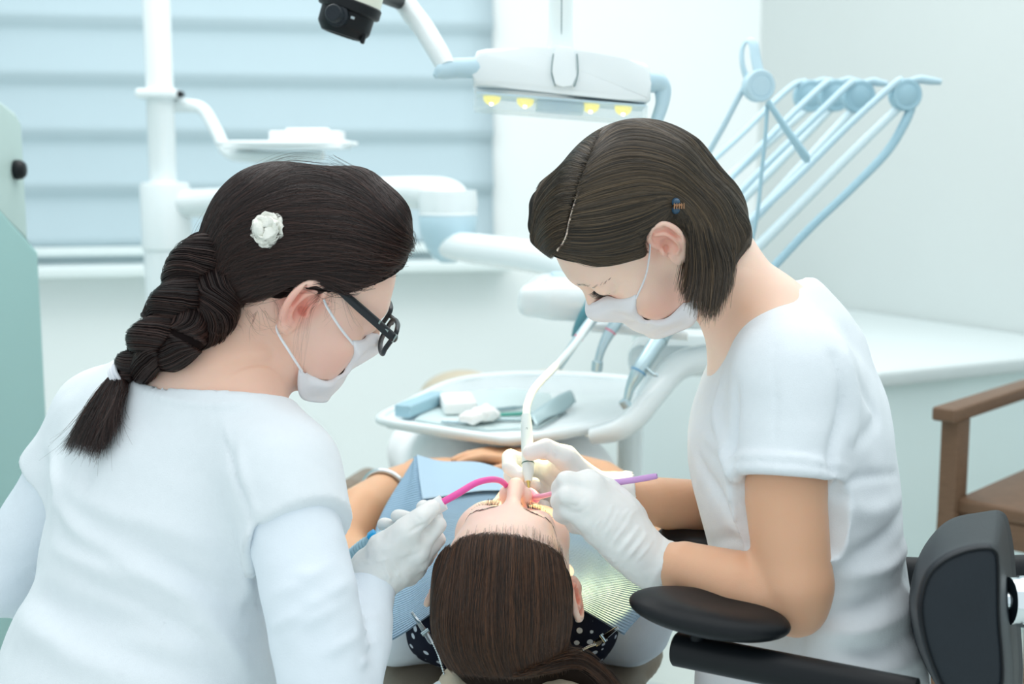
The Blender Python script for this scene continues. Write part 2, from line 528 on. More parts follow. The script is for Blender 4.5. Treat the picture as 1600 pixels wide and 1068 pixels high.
def hand_solid(S, J, sc=1.0, r0=0.0, web=.006):
    """J: wrist, thumb (4 joints), index, middle, ring, pinky (mcp, pip, dip, tip)"""
    w = np.asarray(J['wrist'])
    kn = [np.asarray(J[f][0]) for f in ('index', 'middle', 'ring', 'pinky')]
    fr = {'index': (.0098, .0090, .0080, .0070), 'middle': (.0100, .0092, .0082, .0072), 'ring': (.0096, .0088, .0078, .0068), 'pinky': (.0088, .0080, .0070, .0062)}
    for a, b in zip((.0165, .0175, .0170, .0150), kn):
        S.u(chain([w, w + (b - w) * .55, b], [(a + .002) * sc + r0, a * sc + r0, .0108 * sc + r0]), .014)
    t = [np.asarray(p) for p in J['thumb']]
    S.u(chain([w, t[0], t[1]], [.016 * sc + r0, .017 * sc + r0, .0125 * sc + r0]), .014)
    S.u(chain([t[0], (t[1] + kn[0]) / 2, kn[0]], [.014 * sc + r0, .0095 * sc + r0, .009 * sc + r0]), .012)
    S.u(chain(t[1:], np.array([.0118, .0108, .0085]) * sc + r0), web)
    for f in ('index', 'middle', 'ring', 'pinky'):
        S.u(chain([np.asarray(p) for p in J[f]], np.array(fr[f]) * sc + r0), web)
def mask_grid(S, M, c, s, off=.0055, nu=60, nv=40, side=((55, -.016), (36, -.070), (86, -.074)), top=-.012, bot=-.116):
    """pleated face mask laid over the face solid: a grid of points and its corner points"""
    U = np.linspace(-1, 1, nu); Vv = np.linspace(0, 1, nv)
    G = np.zeros((nu, nv, 3)); TH = np.zeros((nu, nv)); Z = np.zeros((nu, nv))
    (t0, z0), (t1, z1), (t2, z2) = side
    for j, v in enumerate(Vv):
        th = t0 * (1 - v) * (1 - 2 * v) + t1 * 4 * v * (1 - v) + t2 * v * (2 * v - 1)
        zs = z0 * (1 - v) * (1 - 2 * v) + z1 * 4 * v * (1 - v) + z2 * v * (2 * v - 1)
        zc = top + (bot - top) * v
        TH[:, j] = np.radians(th) * U
        Z[:, j] = zc + (zs - zc) * np.abs(U) ** (1.7 + 4.5 * v * v)
    dirs = np.stack([np.sin(TH), np.cos(TH), np.zeros_like(TH)], -1)
    org = np.stack([np.zeros_like(Z), np.full_like(Z, .022), Z], -1)
    rr = np.full(TH.shape, .045)
    done = np.zeros(TH.shape, bool)
    for r in np.arange(.135, .03, -.002):
        p = c + ((org + dirs * r) * s) @ M.T
        d = S.eval_far(p.reshape(-1, 3)).reshape(TH.shape)
        hit = (d < off) & ~done
        rr[hit] = r; done |= hit
    hit0 = rr.copy()
    for _ in range(40):
        q = rr.copy()
        q[1:-1] = (rr[:-2] + rr[2:]) / 2
        q[:, 1:-1] = .5 * q[:, 1:-1] + .25 * (rr[:, :-2] + rr[:, 2:])
        rr = np.maximum(rr, q) if _ < 30 else q
    ed = np.minimum(np.minimum(1 - np.abs(U)[:, None], Vv[None]), 1 - Vv[None] * 1.0) 
    wgt = np.clip(1 - ed / .10, 0, 1) ** 1.5 * (Vv[None] < .93)
    h1 = hit0.copy()
    for _ in range(12):
        h1[1:-1] = .4 * h1[1:-1] + .3 * (h1[:-2] + h1[2:]); h1[:, 1:-1] = .4 * h1[:, 1:-1] + .3 * (h1[:, :-2] + h1[:, 2:])
    rr = rr + wgt * (np.minimum(h1 - .0055, rr) - rr)
    rr += .0016 * np.sin(np.linspace(0, 3 * 2 * np.pi, nv))[None] * (np.abs(U)[:, None] < 2)
    G = c + ((org + dirs * rr[..., None]) * s) @ M.T
    F = [(i * nv + j, (i + 1) * nv + j, (i + 1) * nv + j + 1, i * nv + j + 1) for i in range(nu - 1) for j in range(nv - 1)]
    return G, np.array(F)
def sheet_obj(name, V, Fq, m, th, parent=None):
    o = mesh_obj(name, V, Fq, m, parent)
    md = o.modifiers.new('thickness', 'SOLIDIFY'); md.thickness = th; md.offset = 0
    return o
def wisps(name, px, S, m, parent, n, rad=.00008, sp=.004, lift=.003):
    """fine stray hairs along drawn lines"""
    X = []
    for j in range(n):
        l = px[j % len(px)]
        g = spline([S.ray(x, y, 1.2, 1.7) for x, y in l], 16)
        o = RNG.normal(0, sp, 3); b = RNG.normal(0, sp * .9, 3); t = np.linspace(0, 1, 16)[:, None]
        X.append(g + o * (.4 + .6 * t) + b * np.sin(t * 3.1) + (_C - g) / np.linalg.norm(_C - g, axis=1)[:, None] * lift)
    return hair_curves(name, np.array(X), rad, m, parent, tip=.3)
def lashes(name, L, g, m, parent, n=34, ln=.009, ez=0.0):
    """lash fringe along the closed lid edge of side g"""
    X = []
    for i in range(n):
        t = i / (n - 1) + RNG.normal(0, .008)
        x = .0175 + t * .028
        y = .0938 - .012 * t ** 2
        z = -.0075 + ez + .003 * abs(t - .5)
        a = (t - .45) * .9
        l = ln * (.6 + .5 * math.sin(math.pi * min(1, t * .8 + .25))) * RNG.uniform(.75, 1.1)
        ps = []
        for q in np.linspace(0, 1, 6):
            ps.append(L(g * (x + a * l * q * .8), y + l * (q * .95 - .25 * q * q), z - l * (.30 * q - .42 * q * q)))
        X.append(ps)
    return hair_curves(name, X, .00028, m, parent, tip=.25)
def brow(name, L, g, m, parent, S, n=150, ez=0.0):
    X = []
    for i in range(n):
        t = RNG.random()
        x = .013 + t * .036; z = .0185 + ez + .0055 * math.sin(math.pi * min(1, t * 1.15)) - .003 * t + RNG.normal(0, .0011 * (1.2 - t))
        y = .098 - .03 * t ** 2
        ps = [L(g * (x + .006 * q), y - .002 * q, z + .0028 * q * (1 - t)) for q in np.linspace(0, 1, 5)]
        X.append(ps)
    X = np.array(X); X = S.project(X.reshape(-1, 3), .0003).reshape(n, 5, 3)
    return hair_curves(name, X, .00013, m, parent, tip=.3)

M_skin_a = skin_mat('skin_rosy', (243, 206, 190), (230, 138, 122), (225, 170, 128))
M_skin_d = skin_mat('skin_fair', (250, 217, 199), (232, 140, 124), (214, 158, 116))
M_skin_p = skin_mat('skin_pale', (246, 214, 198), (226, 128, 100), (216, 164, 120))
M_glove = mat('white_latex', (236, 236, 234), rough=0.42, vary=.03, scale=60, bump=.12, bump_scale=260, sss=.25, sss_rad=(1, .8, .7), spec=.35)
M_tee = mat('white_jersey', (232, 238, 243), rough=0.9, vary=.02, scale=90, bump=.25, bump_scale=900, sheen=.1, spec=.15)
M_tee2 = mat('white_cotton', (230, 238, 246), rough=0.9, vary=.02, scale=80, bump=.25, bump_scale=800, spec=.15)
M_mask = mat('mask_fleece', (240, 240, 244), rough=0.85, vary=.02, scale=150, bump=.2, bump_scale=1200, spec=.2)
M_strap = mat('white_elastic', (238, 240, 246), rough=0.7, bump=.2, bump_scale=1500)
M_scrub = mat('pale_trousers', (226, 236, 242), rough=.9, bump=.2, bump_scale=700, spec=.1)

def hair_mat(name, rgb, hi, rough=.38, streak=(1, 1, 1)):
    m = mat(name, tuple(v * .72 for v in rgb), rough=.75, vary=.3, scale=60, spec=.08, detail=4)
    return m
def strand_mat(name, rgb, hi):
    m = bpy.data.materials.new(name); m.use_nodes = True
    nt = m.node_tree; N = nt.nodes; L = nt.links
    b = N['Principled BSDF']
    hi_n = N.new('ShaderNodeHairInfo')
    mx = N.new('ShaderNodeMix'); mx.data_type = 'RGBA'
    mx.inputs['A'].default_value = srgb(*rgb); mx.inputs['B'].default_value = srgb(*hi)
    pw = N.new('ShaderNodeMath'); pw.operation = 'POWER'; pw.inputs[1].default_value = 2.6
    L.new(hi_n.outputs['Random'], pw.inputs[0]); L.new(pw.outputs[0], mx.inputs['Factor'])
    L.new(mx.outputs['Result'], b.inputs['Base Color'])
    b.inputs['Roughness'].default_value = .32; b.inputs['Specular IOR Level'].default_value = .5
    return m
def adopt(root, kids):
    inv = Matrix.Translation(-root.location)
    for k in kids:
        if isinstance(k, tuple):
            k[1].parent = k[2]
        else:
            k.parent = root; k.matrix_parent_inverse = inv
def hair_shell(H, M, c, s, off=(.0125, .013, .013), lines=(((.085, .075), (.0, .024)), ((.0, .024), (-.088, -.062)))):
    L = lambda x, y, z: c + M @ (np.array([x, y, z]) * s)
    H.u(ell(L(0, -.012, .030), np.array((.0735 + off[0], .093 + off[1], .083 + off[2])) * s, M), .01)
    H.u(ell(L(0, .036, .034), np.array((.062 + off[0], .054 + off[1], .060 + off[2])) * s, M), .03)
    H.u(ell(L(0, -.062, -.040), np.array((.055, .040, .045)) * s, M), .03)
    return L
def hairline(H, L, M, lines, k=.012):
    fs = []
    for (y0, z0), (y1, z1) in lines:
        d = np.array([0, y0 - y1, z0 - z1]); n = np.cross([1, 0, 0], d); n /= np.linalg.norm(n)
        if n[2] > 0: n = -n
        fs.append((L(0, y0, z0).astype(np.float32), (M @ n).astype(np.float32)))
    c = L(0, 0, 0)
    H.sub(Prim(lambda x: np.maximum.reduce([-((x - p) @ n) for p, n in fs]), c - .3, c + .3), k)
def plait(path, width, view, turns, rad_f=.50, n=90, flat=.62):
    """three crossing strands along path; returns their centre lines and radii"""
    p = spline(path, n); t = np.gradient(p, axis=0); t /= _n(t)[:, None]
    v = np.asarray(view, float); nm = v - t * (t @ v)[:, None]; nm /= _n(nm)[:, None]
    la = np.cross(t, nm)
    w = np.interp(np.linspace(0, 1, n), np.linspace(0, 1, len(width)), width)
    out = []
    for j in range(3):
        a = np.linspace(0, turns * 2 * math.pi, n) + 2 * math.pi * j / 3
        out.append(p + la * (w * .52 * np.sin(a))[:, None] + nm * (w * .26 * np.sin(2 * a))[:, None])
    return out, w * rad_f, la, nm
def around(line, rad, n, k, lo=.7, hi=1.06, twist=1.2):
    """strands running along a lock"""
    X = []
    i0 = np.linspace(0, len(line) - 1, k).astype(int)
    q = line[i0]; r = rad[i0]
    t = np.gradient(q, axis=0); t /= _n(t)[:, None]
    a = np.cross(t, [.3, .2, .93]); a /= _n(a)[:, None]; b = np.cross(t, a)
    for j in range(n):
        ph = RNG.uniform(0, 6.283) + twist * np.linspace(0, 1, k); f = RNG.uniform(lo, hi)
        X.append(q + (a * np.cos(ph)[:, None] + b * np.sin(ph)[:, None]) * (r * f)[:, None] + RNG.normal(0, .0004, 3))
    return np.array(X)
# ================================================================ the room
def flat_z(x, y, z):
    """point of the horizontal plane at height z that the photograph shows at (x, y)"""
    v = _F + (x - 800) / FPX * _R + (534 - y) / FPX * _U
    return _C + v * ((z - CAM_H) / v[2])
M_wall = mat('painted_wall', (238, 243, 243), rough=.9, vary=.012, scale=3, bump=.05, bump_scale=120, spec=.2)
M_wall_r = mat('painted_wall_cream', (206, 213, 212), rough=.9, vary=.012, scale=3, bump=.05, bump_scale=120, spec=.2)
M_floor = mat('pale_vinyl', (214, 222, 218), rough=.45, vary=.05, scale=12)
M_blind = mat('blind_fabric', (188, 207, 215), rough=.9, vary=.012, scale=8, bump=.1, bump_scale=300, spec=.1)
M_white = mat('white_plastic', (228, 238, 238), rough=.32, vary=.012, scale=6, spec=.45)
M_gloss = mat('white_enamel', (232, 240, 242), rough=.18, vary=.01, scale=5, spec=.5, coat=.3)
M_blue = mat('pale_blue_plastic', (186, 214, 226), rough=.4, vary=.02, scale=8)
M_blue2 = mat('blue_grey_plastic', (160, 196, 210), rough=.4, vary=.03, scale=8)
M_laminate = mat('white_laminate', (214, 224, 225), rough=.35, vary=.01, scale=4)
M_carc = mat('grey_green_laminate', (224, 240, 240), rough=.5, vary=.015, scale=4)
M_black = mat('black_leather', (28, 36, 43), rough=.48, vary=.12, scale=30, bump=.25, bump_scale=420, spec=.35)
M_blackp = mat('black_rubber', (18, 22, 26), rough=.45, vary=.1, scale=30, spec=.3)
M_steel = mat('stainless_steel', (176, 196, 202), rough=.25, metal=.85, vary=.04, scale=40)
M_chrome = mat('chrome', (225, 232, 236), rough=.07, metal=1.0, vary=.01)
A_W = math.radians(11)
W0 = np.array([-.86, 4.26, 0]); WD = np.array([math.cos(A_W), math.sin(A_W), 0]); WN = np.array([math.sin(A_W), -math.cos(A_W), 0])   # towards the room
UPZ = np.array([0, 0, 1.0])
def build_room():
    H = 2.8
    def S_(o): o['kind'] = 'structure'; return o
    S_(box('floor', (0.2, 2.0, -.05), (6.4, 7.4, .1), M_floor))
    # back wall with the window opening
    corner = np.array([.87, 4.6, 0])
    WM = np.stack([WD, -WN, UPZ], 1)
    w_l, w_r, z_s, z_t = -2.05, .81, .866, 2.38                    # window in wall coordinates
    def wall_box(bm, a, b, z0, z1, th=.14):
        c = W0 + WD * (a + b) / 2 + UPZ * (z0 + z1) / 2 - WN * th / 2
        add_box(bm, c, (b - a, th, z1 - z0), WM)
    end = (corner - W0) @ WD
    bm = bmesh.new()
    wall_box(bm, -2.8, w_l, 0, H); wall_box(bm, w_r, end + .1, 0, H); wall_box(bm, w_l, w_r, 0, z_s); wall_box(bm, w_l, w_r, z_t, H)
    S_(bm_obj('wall_back', bm, M_wall, smooth=False))
    d = np.array([.462, -.887, 0]); n = np.array([-.887, -.462, 0])
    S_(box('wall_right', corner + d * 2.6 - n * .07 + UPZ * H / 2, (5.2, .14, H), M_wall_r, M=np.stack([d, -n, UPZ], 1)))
    lw = W0 + WD * -2.75
    S_(box('wall_left', lw + WN * 1.9 + UPZ * H / 2, (.14, 3.9, H), M_wall, M=WM))
    # window: frame, panes, sill
    win = bpy.data.objects.new('window_1', None); link(win); win['kind'] = 'structure'; win.location = tuple(W0 + UPZ * z_s)
    kids = []
    bm = bmesh.new()
    for a, b, z0, z1 in ((w_l, w_l + .06, z_s, z_t), (w_r - .06, w_r, z_s, z_t), (w_l, w_r, z_s, z_s + .06), (w_l, w_r, z_t - .06, z_t), (-.9, -.84, z_s, z_t)):
        add_box(bm, W0 + WD * (a + b) / 2 + UPZ * (z0 + z1) / 2 - WN * .10, (b - a, .05, z1 - z0), WM, .006)
    kids.append(bm_obj('window_frame', bm, M_white))
    for a, b in ((w_l + .06, -.9), (-.84, w_r - .06)):
        kids.append(box('pane', W0 + WD * (a + b) / 2 + UPZ * (z_s + z_t) / 2 - WN * .10, (b - a, .006, z_t - z_s - .12), mat('window_glass', (225, 240, 245), rough=.02, alpha=.12), M=WM))
    kids.append(box('window_sill', W0 + WD * (w_l + w_r) / 2 + UPZ * (z_s - .012) + WN * .03, (w_r - w_l + .08, .20, .036), M_white, M=WM, bevel=.008))
    adopt(win, kids)
    # folded fabric blind: deep horizontal folds overlapping like shallow scales
    bl = thing('roman_blind', 'pale blue fabric blind hanging in broad horizontal folds over the window', 'blind')
    bl.location = tuple(W0 + UPZ * z_t)
    kids = []
    prof = []
    zb = z_s + .055; step = (.176)
    z = zb; k = 0
    while z < z_t:
        for t in np.linspace(0, 1, 9)[:-1]:
            prof.append((z + t * step, .016 + .034 * (1 - t) ** 1.6 * (1 if t > 0 else .0) - (.0 if t else -.004)))
        z += step; k += 1
    prof = [p for p in prof if p[0] < z_t]
    V = []; a0, a1, na = w_l + .01, w_r - .005, 24
    for zz, o in prof:
        for i in range(na):
            V.append(W0 + WD * (a0 + (a1 - a0) * i / (na - 1)) + UPZ * zz + WN * (o + .004 + .0015 * math.sin(i * .9 + zz * 7)))
    F = [(r * na + i, r * na + i + 1, (r + 1) * na + i + 1, (r + 1) * na + i) for r in range(len(prof) - 1) for i in range(na - 1)]
    o = mesh_obj('fabric', V, np.array(F), M_blind); md = o.modifiers.new('t', 'SOLIDIFY'); md.thickness = .002; kids.append(o)
    kids.append(box('bottom_bar', W0 + WD * (a0 + a1) / 2 + UPZ * (zb - .006) + WN * .03, (a1 - a0, .03, .03), M_white, M=WM, bevel=.006))
    kids.append(box('head_rail', W0 + WD * (a0 + a1) / 2 + UPZ * (z_t - .02) + WN * .035, (a1 - a0, .05, .05), M_white, M=WM, bevel=.006))
    adopt(bl, kids)
    # counter along the right wall
    ct = thing('counter_cabinet', 'long white counter cabinet along the right wall behind the wooden chair', 'cabinet')
    ct.location = tuple(corner + d * .75 + n * .42)
    zt = .727
    c0 = corner + d * .98 + n * .415
    CM = np.stack([d, -n, UPZ], 1)
    kids = [box('worktop', c0 + UPZ * (zt - .02), (1.06, .82, .04), M_laminate, M=CM, bevel=.012),
            box('carcass', c0 + UPZ * (zt - .04) / 2 - d * .01, (1.02, .79, zt - .042), M_carc, M=CM, bevel=.003)]
    for i in range(2):
        dr = box('door', c0 + d * (-.26 + .52 * i) + n * .405 + UPZ * .36, (.49, .018, .60), M_laminate, M=CM, bevel=.003); kids.append(dr)
        kids.append(('sub', box('handle', c0 + d * (-.07 + .52 * i) + n * .43 + UPZ * .56, (.09, .012, .012), M_steel, M=CM, bevel=.004), dr))
    adopt(ct, kids)
    # tall grey-green device housing at the left edge
    tw = thing('equipment_tower', 'tall grey-green equipment tower with a black knob at the left edge', 'tower')
    gg1 = mat('grey_green_plastic', (178, 200, 196), rough=.5, vary=.01, scale=3); gg2 = mat('sea_green_plastic', (150, 190, 188), rough=.5, vary=.01, scale=3)
    y0, y1, xw = 1.75, 2.43, .45
    x0 = P(52, 300, 2.45)[0]
    zz = lambda y, d: P(40, y, d)[2]
    top = zz(178, 2.45); s1, s0 = zz(386, 2.45), zz(318, 2.25) ; s0 = s1 + (s0 - s1) * (y1 - y0) / .2 * .45
    tw.location = (x0 - xw / 2, (y0 + y1) / 2, 0)
    def slab(name, yz, m, dx=0.0, bev=.008):
        bm = bmesh.new(); add_prism(bm, [np.array([x0 - xw / 2 + dx / 2, y, z]) for y, z in yz], (1, 0, 0), xw + dx, bev); return bm_obj(name, bm, m)
    sm, ym = s1 + .205, 2.01
    se = sm + .10
    kids = [slab('upper_housing', [(y0, se + .006), (ym, sm + .006), (y1, s1 + .006), (y1, top - .02), (y1 - .03, top), (ym, top + .10), (y0, top + .22)], gg1),
            slab('lower_housing', [(y0, .05), (y1, .05), (y1, s1 - .006), (ym, sm - .006), (y0, se - .006)], gg2, .018),
            slab('seam_strip', [(y0 + .01, se - .02), (ym, sm - .02), (y1 - .004, s1 - .018), (y1 - .004, s1 + .008), (ym, sm + .008), (y0 + .01, se + .008)], mat('dark_seam', (104, 138, 134), rough=.5), .006, .001),
            slab('plinth', [(y0 + .03, 0), (y1 - .03, 0), (y1 - .03, .06), (y0 + .03, .06)], gg1, -.03)]
    bm = bmesh.new(); k0 = np.array([x0, P(45, 265, 2.36)[1], P(45, 265, 2.36)[2]]); add_lathe(bm, k0, frame((0, 1, 0), (1, 0, 0))[:, [0, 1, 2]], [(.016, -.006), (.0185, .004), (.0175, .012), (.013, .018), (.006, .020)], seg=24)
    kids.append(bm_obj('knob', bm, M_blackp))
    adopt(tw, kids)
# ================================================================ dental unit and furniture
def build_equipment():
    # ---- column with arms
    cu = thing('dental_unit_column', 'white floor-standing dental unit column in front of the blind, carrying jointed arms', 'column')
    b = P(262, 900, 3.2); cu.location = (b[0], b[1], 0)
    X, Y = b[0], b[1]
    X = P(258, 300, 3.2)[0]; Y = P(258, 300, 3.2)[1]
    zt = lambda y: P(262, y, 3.2)[2]
    kids = []
    bm = bmesh.new(); add_lathe(bm, (X - .004, Y, 0), np.eye(3), [(.034, zt(300)), (.034, zt(148)), (.036, zt(146)), (.0335, zt(140)), (.0335, zt(-160))], seg=36); kids.append(bm_obj('post', bm, M_gloss))
    bm = bmesh.new(); add_lathe(bm, (X, Y, 0), np.eye(3), [(.058, 0), (.058, zt(394)), (.0575, zt(391)), (.062, zt(388)), (.062, zt(292)), (.058, zt(285)), (.036, zt(283))], seg=40); kids.append(bm_obj('pedestal', bm, M_gloss))
    col = box('collar', (X - .004, Y - .005, zt(148)), (.10, .085, .024), M_gloss, bevel=.008); kids.append(col)
    for x in (222, 281):
        p = P(x, 147, 3.15); bm = bmesh.new(); add_lathe(bm, p, frame((0, 0, 1), (0, -1, 0)), [(.0075, -.02), (.0085, .0), (.0085, .008), (.006, .011)], seg=16)
        kids.append(('sub', bm_obj('knob', bm, M_blackp), col))
    kids.append(tube('tray_arm', PP((262, 166, 3.2), (295, 165, 3.19), (318, 172, 3.18), (338, 205, 3.16), (352, 232, 3.14), (372, 242, 3.12), (440, 245, 3.08), (505, 243, 3.05)), [.017, .017, .016, .016, .016, .016, .014, .012], M_gloss, n=80))
    kids.append(tube('upper_arm', PP((262, 318, 3.2), (330, 316, 3.17), (480, 305, 3.06), (610, 300, 2.95), (675, 304, 2.90), (697, 314, 2.88), (703, 335, 2.875)), [.038, .037, .036, .037, .044, .055, .062], M_gloss, n=70, flat=(.95, 1.05)))
    j = P(700, 332, 2.875)
    bm = bmesh.new(); add_lathe(bm, j, np.eye(3), [(.064, .05), (.066, .02), (.064, .0), (.0655, -.002), (.0655, -.005)], seg=40); kids.append(bm_obj('elbow_cap', bm, M_gloss))
    bm = bmesh.new(); add_lathe(bm, j, np.eye(3), [(.0635, -.004), (.066, -.012), (.064, -.040), (.052, -.075), (.036, -.100), (.018, -.112)], seg=40); kids.append(bm_obj('elbow_joint', bm, M_blue))
    kids.append(tube('lower_arm', PP((700, 383, 2.86), (740, 388, 2.80), (840, 402, 2.62), (940, 425, 2.45), (1010, 450, 2.36)), [.030, .034, .034, .033, .030], M_gloss, n=50))
    adopt(cu, kids)
    # ---- small tray on the tray arm, with a folded paper
    tr = thing('swivel_tray', 'small white swivel tray on the thin curved arm in front of the blind', 'tray')
    z = P(455, 238, 3.07)[2]; c = P(452, 238, 3.07); tr.location = tuple(c)
    kids = [box('tray_plate', c + UPZ * .012, (.275, .20, .010), M_gloss, bevel=.004)]
    bm = bmesh.new()
    r = [c + np.array([x, y, .021]) for x, y in ((-.13, -.09), (.13, -.09), (.14, 0), (.13, .09), (-.13, .09), (-.14, 0))]
    add_tube(bm, r, .006, closed=True, seg=8, n=60); kids.append(bm_obj('tray_rim', bm, M_gloss))
    adopt(tr, kids)
    pb = thing('tissue_box', 'white box lying on the small swivel tray', 'box'); pb.location = tuple(c + UPZ * .017)
    kids = [box('carton', c + np.array([.045, .0, .034]), (.165, .11, .032), mat('white_card', (240, 242, 244), rough=.8), bevel=.003), box('tissue', c + np.array([.045, 0, .053]), (.10, .03, .008), mat('tissue_paper', (246, 246, 246), rough=.9), bevel=.003)]
    adopt(pb, kids)
    # ---- operating lamp
    lm = thing('operating_lamp', 'white dental operating lamp with four yellow bulbs hanging over the patient', 'lamp')
    lc = P(876, 125, 1.95); lm.location = tuple(lc)
    dL = 1.95
    fwd = np.array([0, 1.0, -.06]); fwd /= np.linalg.norm(fwd)
    kids = []
    bm = bmesh.new()
    out = [(739, 135), (738, 118), (740, 90), (745, 79), (760, 75), (820, 74), (880, 76), (930, 83), (980, 92), (1008, 98), (1016, 104), (1018, 130), (1017, 156), (1012, 160), (960, 155), (880, 147), (800, 138)]
    add_prism(bm, [P(x, y, dL) + fwd * .055 for x, y in out], fwd, .11, .008, 3)
    hd = bm_obj('lamp_head', bm, M_gloss); kids.append(hd)
    bm = bmesh.new()
    out = [(865, 134), (862, 110), (863, 84), (868, 71), (895, 74), (901, 92), (900, 118), (896, 137), (880, 136)]
    add_prism(bm, [P(x, y, dL - .004) + fwd * .06 for x, y in out], fwd, .125, .003, 2)
    kids.append(bm_obj('yoke_clip', bm, M_gloss))
    gap = mat('dark_gap', (90, 120, 124), rough=.6)
    for xs in ((864.5, 862, 863.5, 868), (901.5, 903, 901.5, 897)):
        kids.append(tube('seam', [P(x, y, dL - .006) for x, y in zip(xs, (84, 108, 122, 135))], .0009, gap, seg=6))
    # clear cover below: thin walls
    gl = mat('clear_cover', (220, 238, 244), rough=.05, alpha=.20)
    rf = mat('pale_reflector', (190, 216, 228), rough=.3, spec=.6)
    dn = np.array([0, -.36, -.93]); dn /= np.linalg.norm(dn)
    a, bb = P(742, 143, dL), P(1012, 164, dL)
    ax = (bb - a); wl = np.linalg.norm(ax); ax /= wl
    dn = np.cross(ax, fwd); dn *= -1 if dn[2] > 0 else 1
    LMx = np.stack([ax, fwd, -dn], 1)
    mid = (a + bb) / 2
    bm = bmesh.new()
    th = .0016; hh = .0235; dp = .078
    for cc, sz in ((mid + dn * hh / 2 + fwd * .001, (wl, th, hh)), (mid + dn * hh / 2 + fwd * dp, (wl, th, hh)), (mid + dn * hh + fwd * dp / 2, (wl, dp, th)), (a + dn * hh / 2 + fwd * dp / 2, (th, dp, hh)), (bb + dn * hh / 2 + fwd * dp / 2, (th, dp, hh))):
        add_box(bm, cc, sz, LMx)
    kids.append(bm_obj('clear_cover', bm, gl, smooth=False))
    bm = bmesh.new(); add_box(bm, mid + dn * .001 + fwd * .040, (wl * .985, .074, .003), LMx)
    for g in (-1, 1):
        add_prism(bm, [mid + ax * (g * .030) + dn * .002, mid + ax * (g * .058) + dn * .002, mid + ax * (g * .040) + dn * .018, mid + ax * (g * .018) + dn * .018], fwd, .003) if False else None
    add_box(bm, mid + dn * .010 + fwd * .042, (.075, .05, .016), LMx, .004)
    kids.append(bm_obj('reflector', bm, rf))
    ylw = mat('amber_dome', (214, 208, 96), rough=.15, spec=.6, emit=(240, 216, 60, .9))
    hot = mat('lit_filament', (255, 250, 200), emit=(255, 244, 170, 8.0))
    for x, y in ((768, 156), (821, 157), (924, 167), (975, 174)):
        p = P(x, y, dL + .01)
        t_ = (p - mid) @ ax; q = mid + ax * t_ + fwd * .028 + dn * .004
        bm = bmesh.new(); add_lathe(bm, q, np.stack([ax, fwd, dn], 1), [(.0135, -.001), (.0135, .002), (.0115, .007), (.0070, .0105), (.002, .012)], seg=28)
        bu = bm_obj('bulb', bm, ylw); kids.append(bu)
        bm = bmesh.new(); bmesh.ops.create_uvsphere(bm, u_segments=12, v_segments=8, radius=.0032, matrix=m4(q + dn * .010 - fwd * .007)); kids.append(('sub', bm_obj('light_chip', bm, hot), bu))
        l = bpy.data.lights.new('lamp_bulb_light', 'SPOT'); l.energy = 22.0; l.color = (1.0, .80, .30); l.spot_size = math.radians(19); l.spot_blend = .6; l.shadow_soft_size = .012
        lo = bpy.data.objects.new('lamp_bulb_light', l); link(lo); lo.location = tuple(q + dn * .03)
        lo.rotation_euler = (Vector((.055, 1.545, .76)) - lo.location).to_track_quat('-Z', 'Y').to_euler()
        kids.append(lo)
    pz = P(876, 60, dL + .04)
    bm = bmesh.new(); add_lathe(bm, pz, np.eye(3), [(.0205, -.016), (.0195, .0), (.0185, .012), (.0178, .5)], seg=32); kids.append(bm_obj('hanger_tube', bm, M_white)); kids.append(tube('tube_seam', [pz + np.array([.0005, -.0185, .0]), pz + np.array([.0005, -.0182, .5])], .0007, gap, smooth=False, seg=6))  # thin dark line added as the seam down the hanger tube
    # left grip and right arm
    kids.append(tube('grip', PP((748, 106, 1.965), (727, 106, 1.955), (705, 107, 1.94), (690, 112, 1.93), (679, 119, 1.925)), [.0165, .016, .0155, .0125, .004], M_blue, n=40, flat=(1, .9)))
    kids.append(tube('side_handle', PP((1010, 128, 1.98), (1026, 129, 1.985), (1035, 140, 1.99), (1035, 160, 1.99), (1029, 180, 1.99), (1020, 205, 1.99), (1014, 225, 1.99)), [.0165, .0165, .014, .011, .010, .0095, .009], M_blue, n=60))
    kids.append(tube('arm_tube', PP((698, 106, 1.935), (684, 80, 1.95), (662, 44, 1.98), (640, 15, 2.0), (615, -25, 2.02), (590, -70, 2.03)), [.0150, .0165, .017, .0175, .018, .018], M_gloss, n=60))
    adopt(lm, kids)
    # ---- camera head beside it
    ch = thing('microscope_head', 'black and cream microscope head with a round knob at the top edge', 'microscope')
    ax = P(534, 70, 1.80) - P(556, -60, 1.86); ax /= np.linalg.norm(ax)
    ax = np.array([-.19, -.28, -.94]); ax /= np.linalg.norm(ax); ax = np.array([ax[0] * 1.6, ax[1], ax[2]]); ax /= np.linalg.norm(ax)
    o = P(550, 0, 1.84); ch.location = tuple(o)
    FM = frame((0, 1, 0), -ax); FM = np.stack([FM[:, 0], FM[:, 1], -FM[:, 2]], 1)
    kids = []
    bm = bmesh.new(); add_lathe(bm, o, FM, [(.041, -.14), (.0415, -.03), (.043, .004)], seg=40); kids.append(bm_obj('housing', bm, mat('cream_enamel', (228, 232, 218), rough=.3, vary=.01)))
    bm = bmesh.new(); add_lathe(bm, o, FM, [(.0435, .002), (.0455, .004), (.0455, .016), (.0435, .018), (.039, .019), (.0385, .040), (.0375, .0425), (.030, .052), (.026, .0525), (.024, .046)], seg=48); rg = bm_obj('objective_ring', bm, M_blackp); kids.append(rg)
    kd = -FM[:, 1] * .98 + FM[:, 0] * -.2; kd /= np.linalg.norm(kd)
    kp = o + FM[:, 2] * .029 + kd * .037
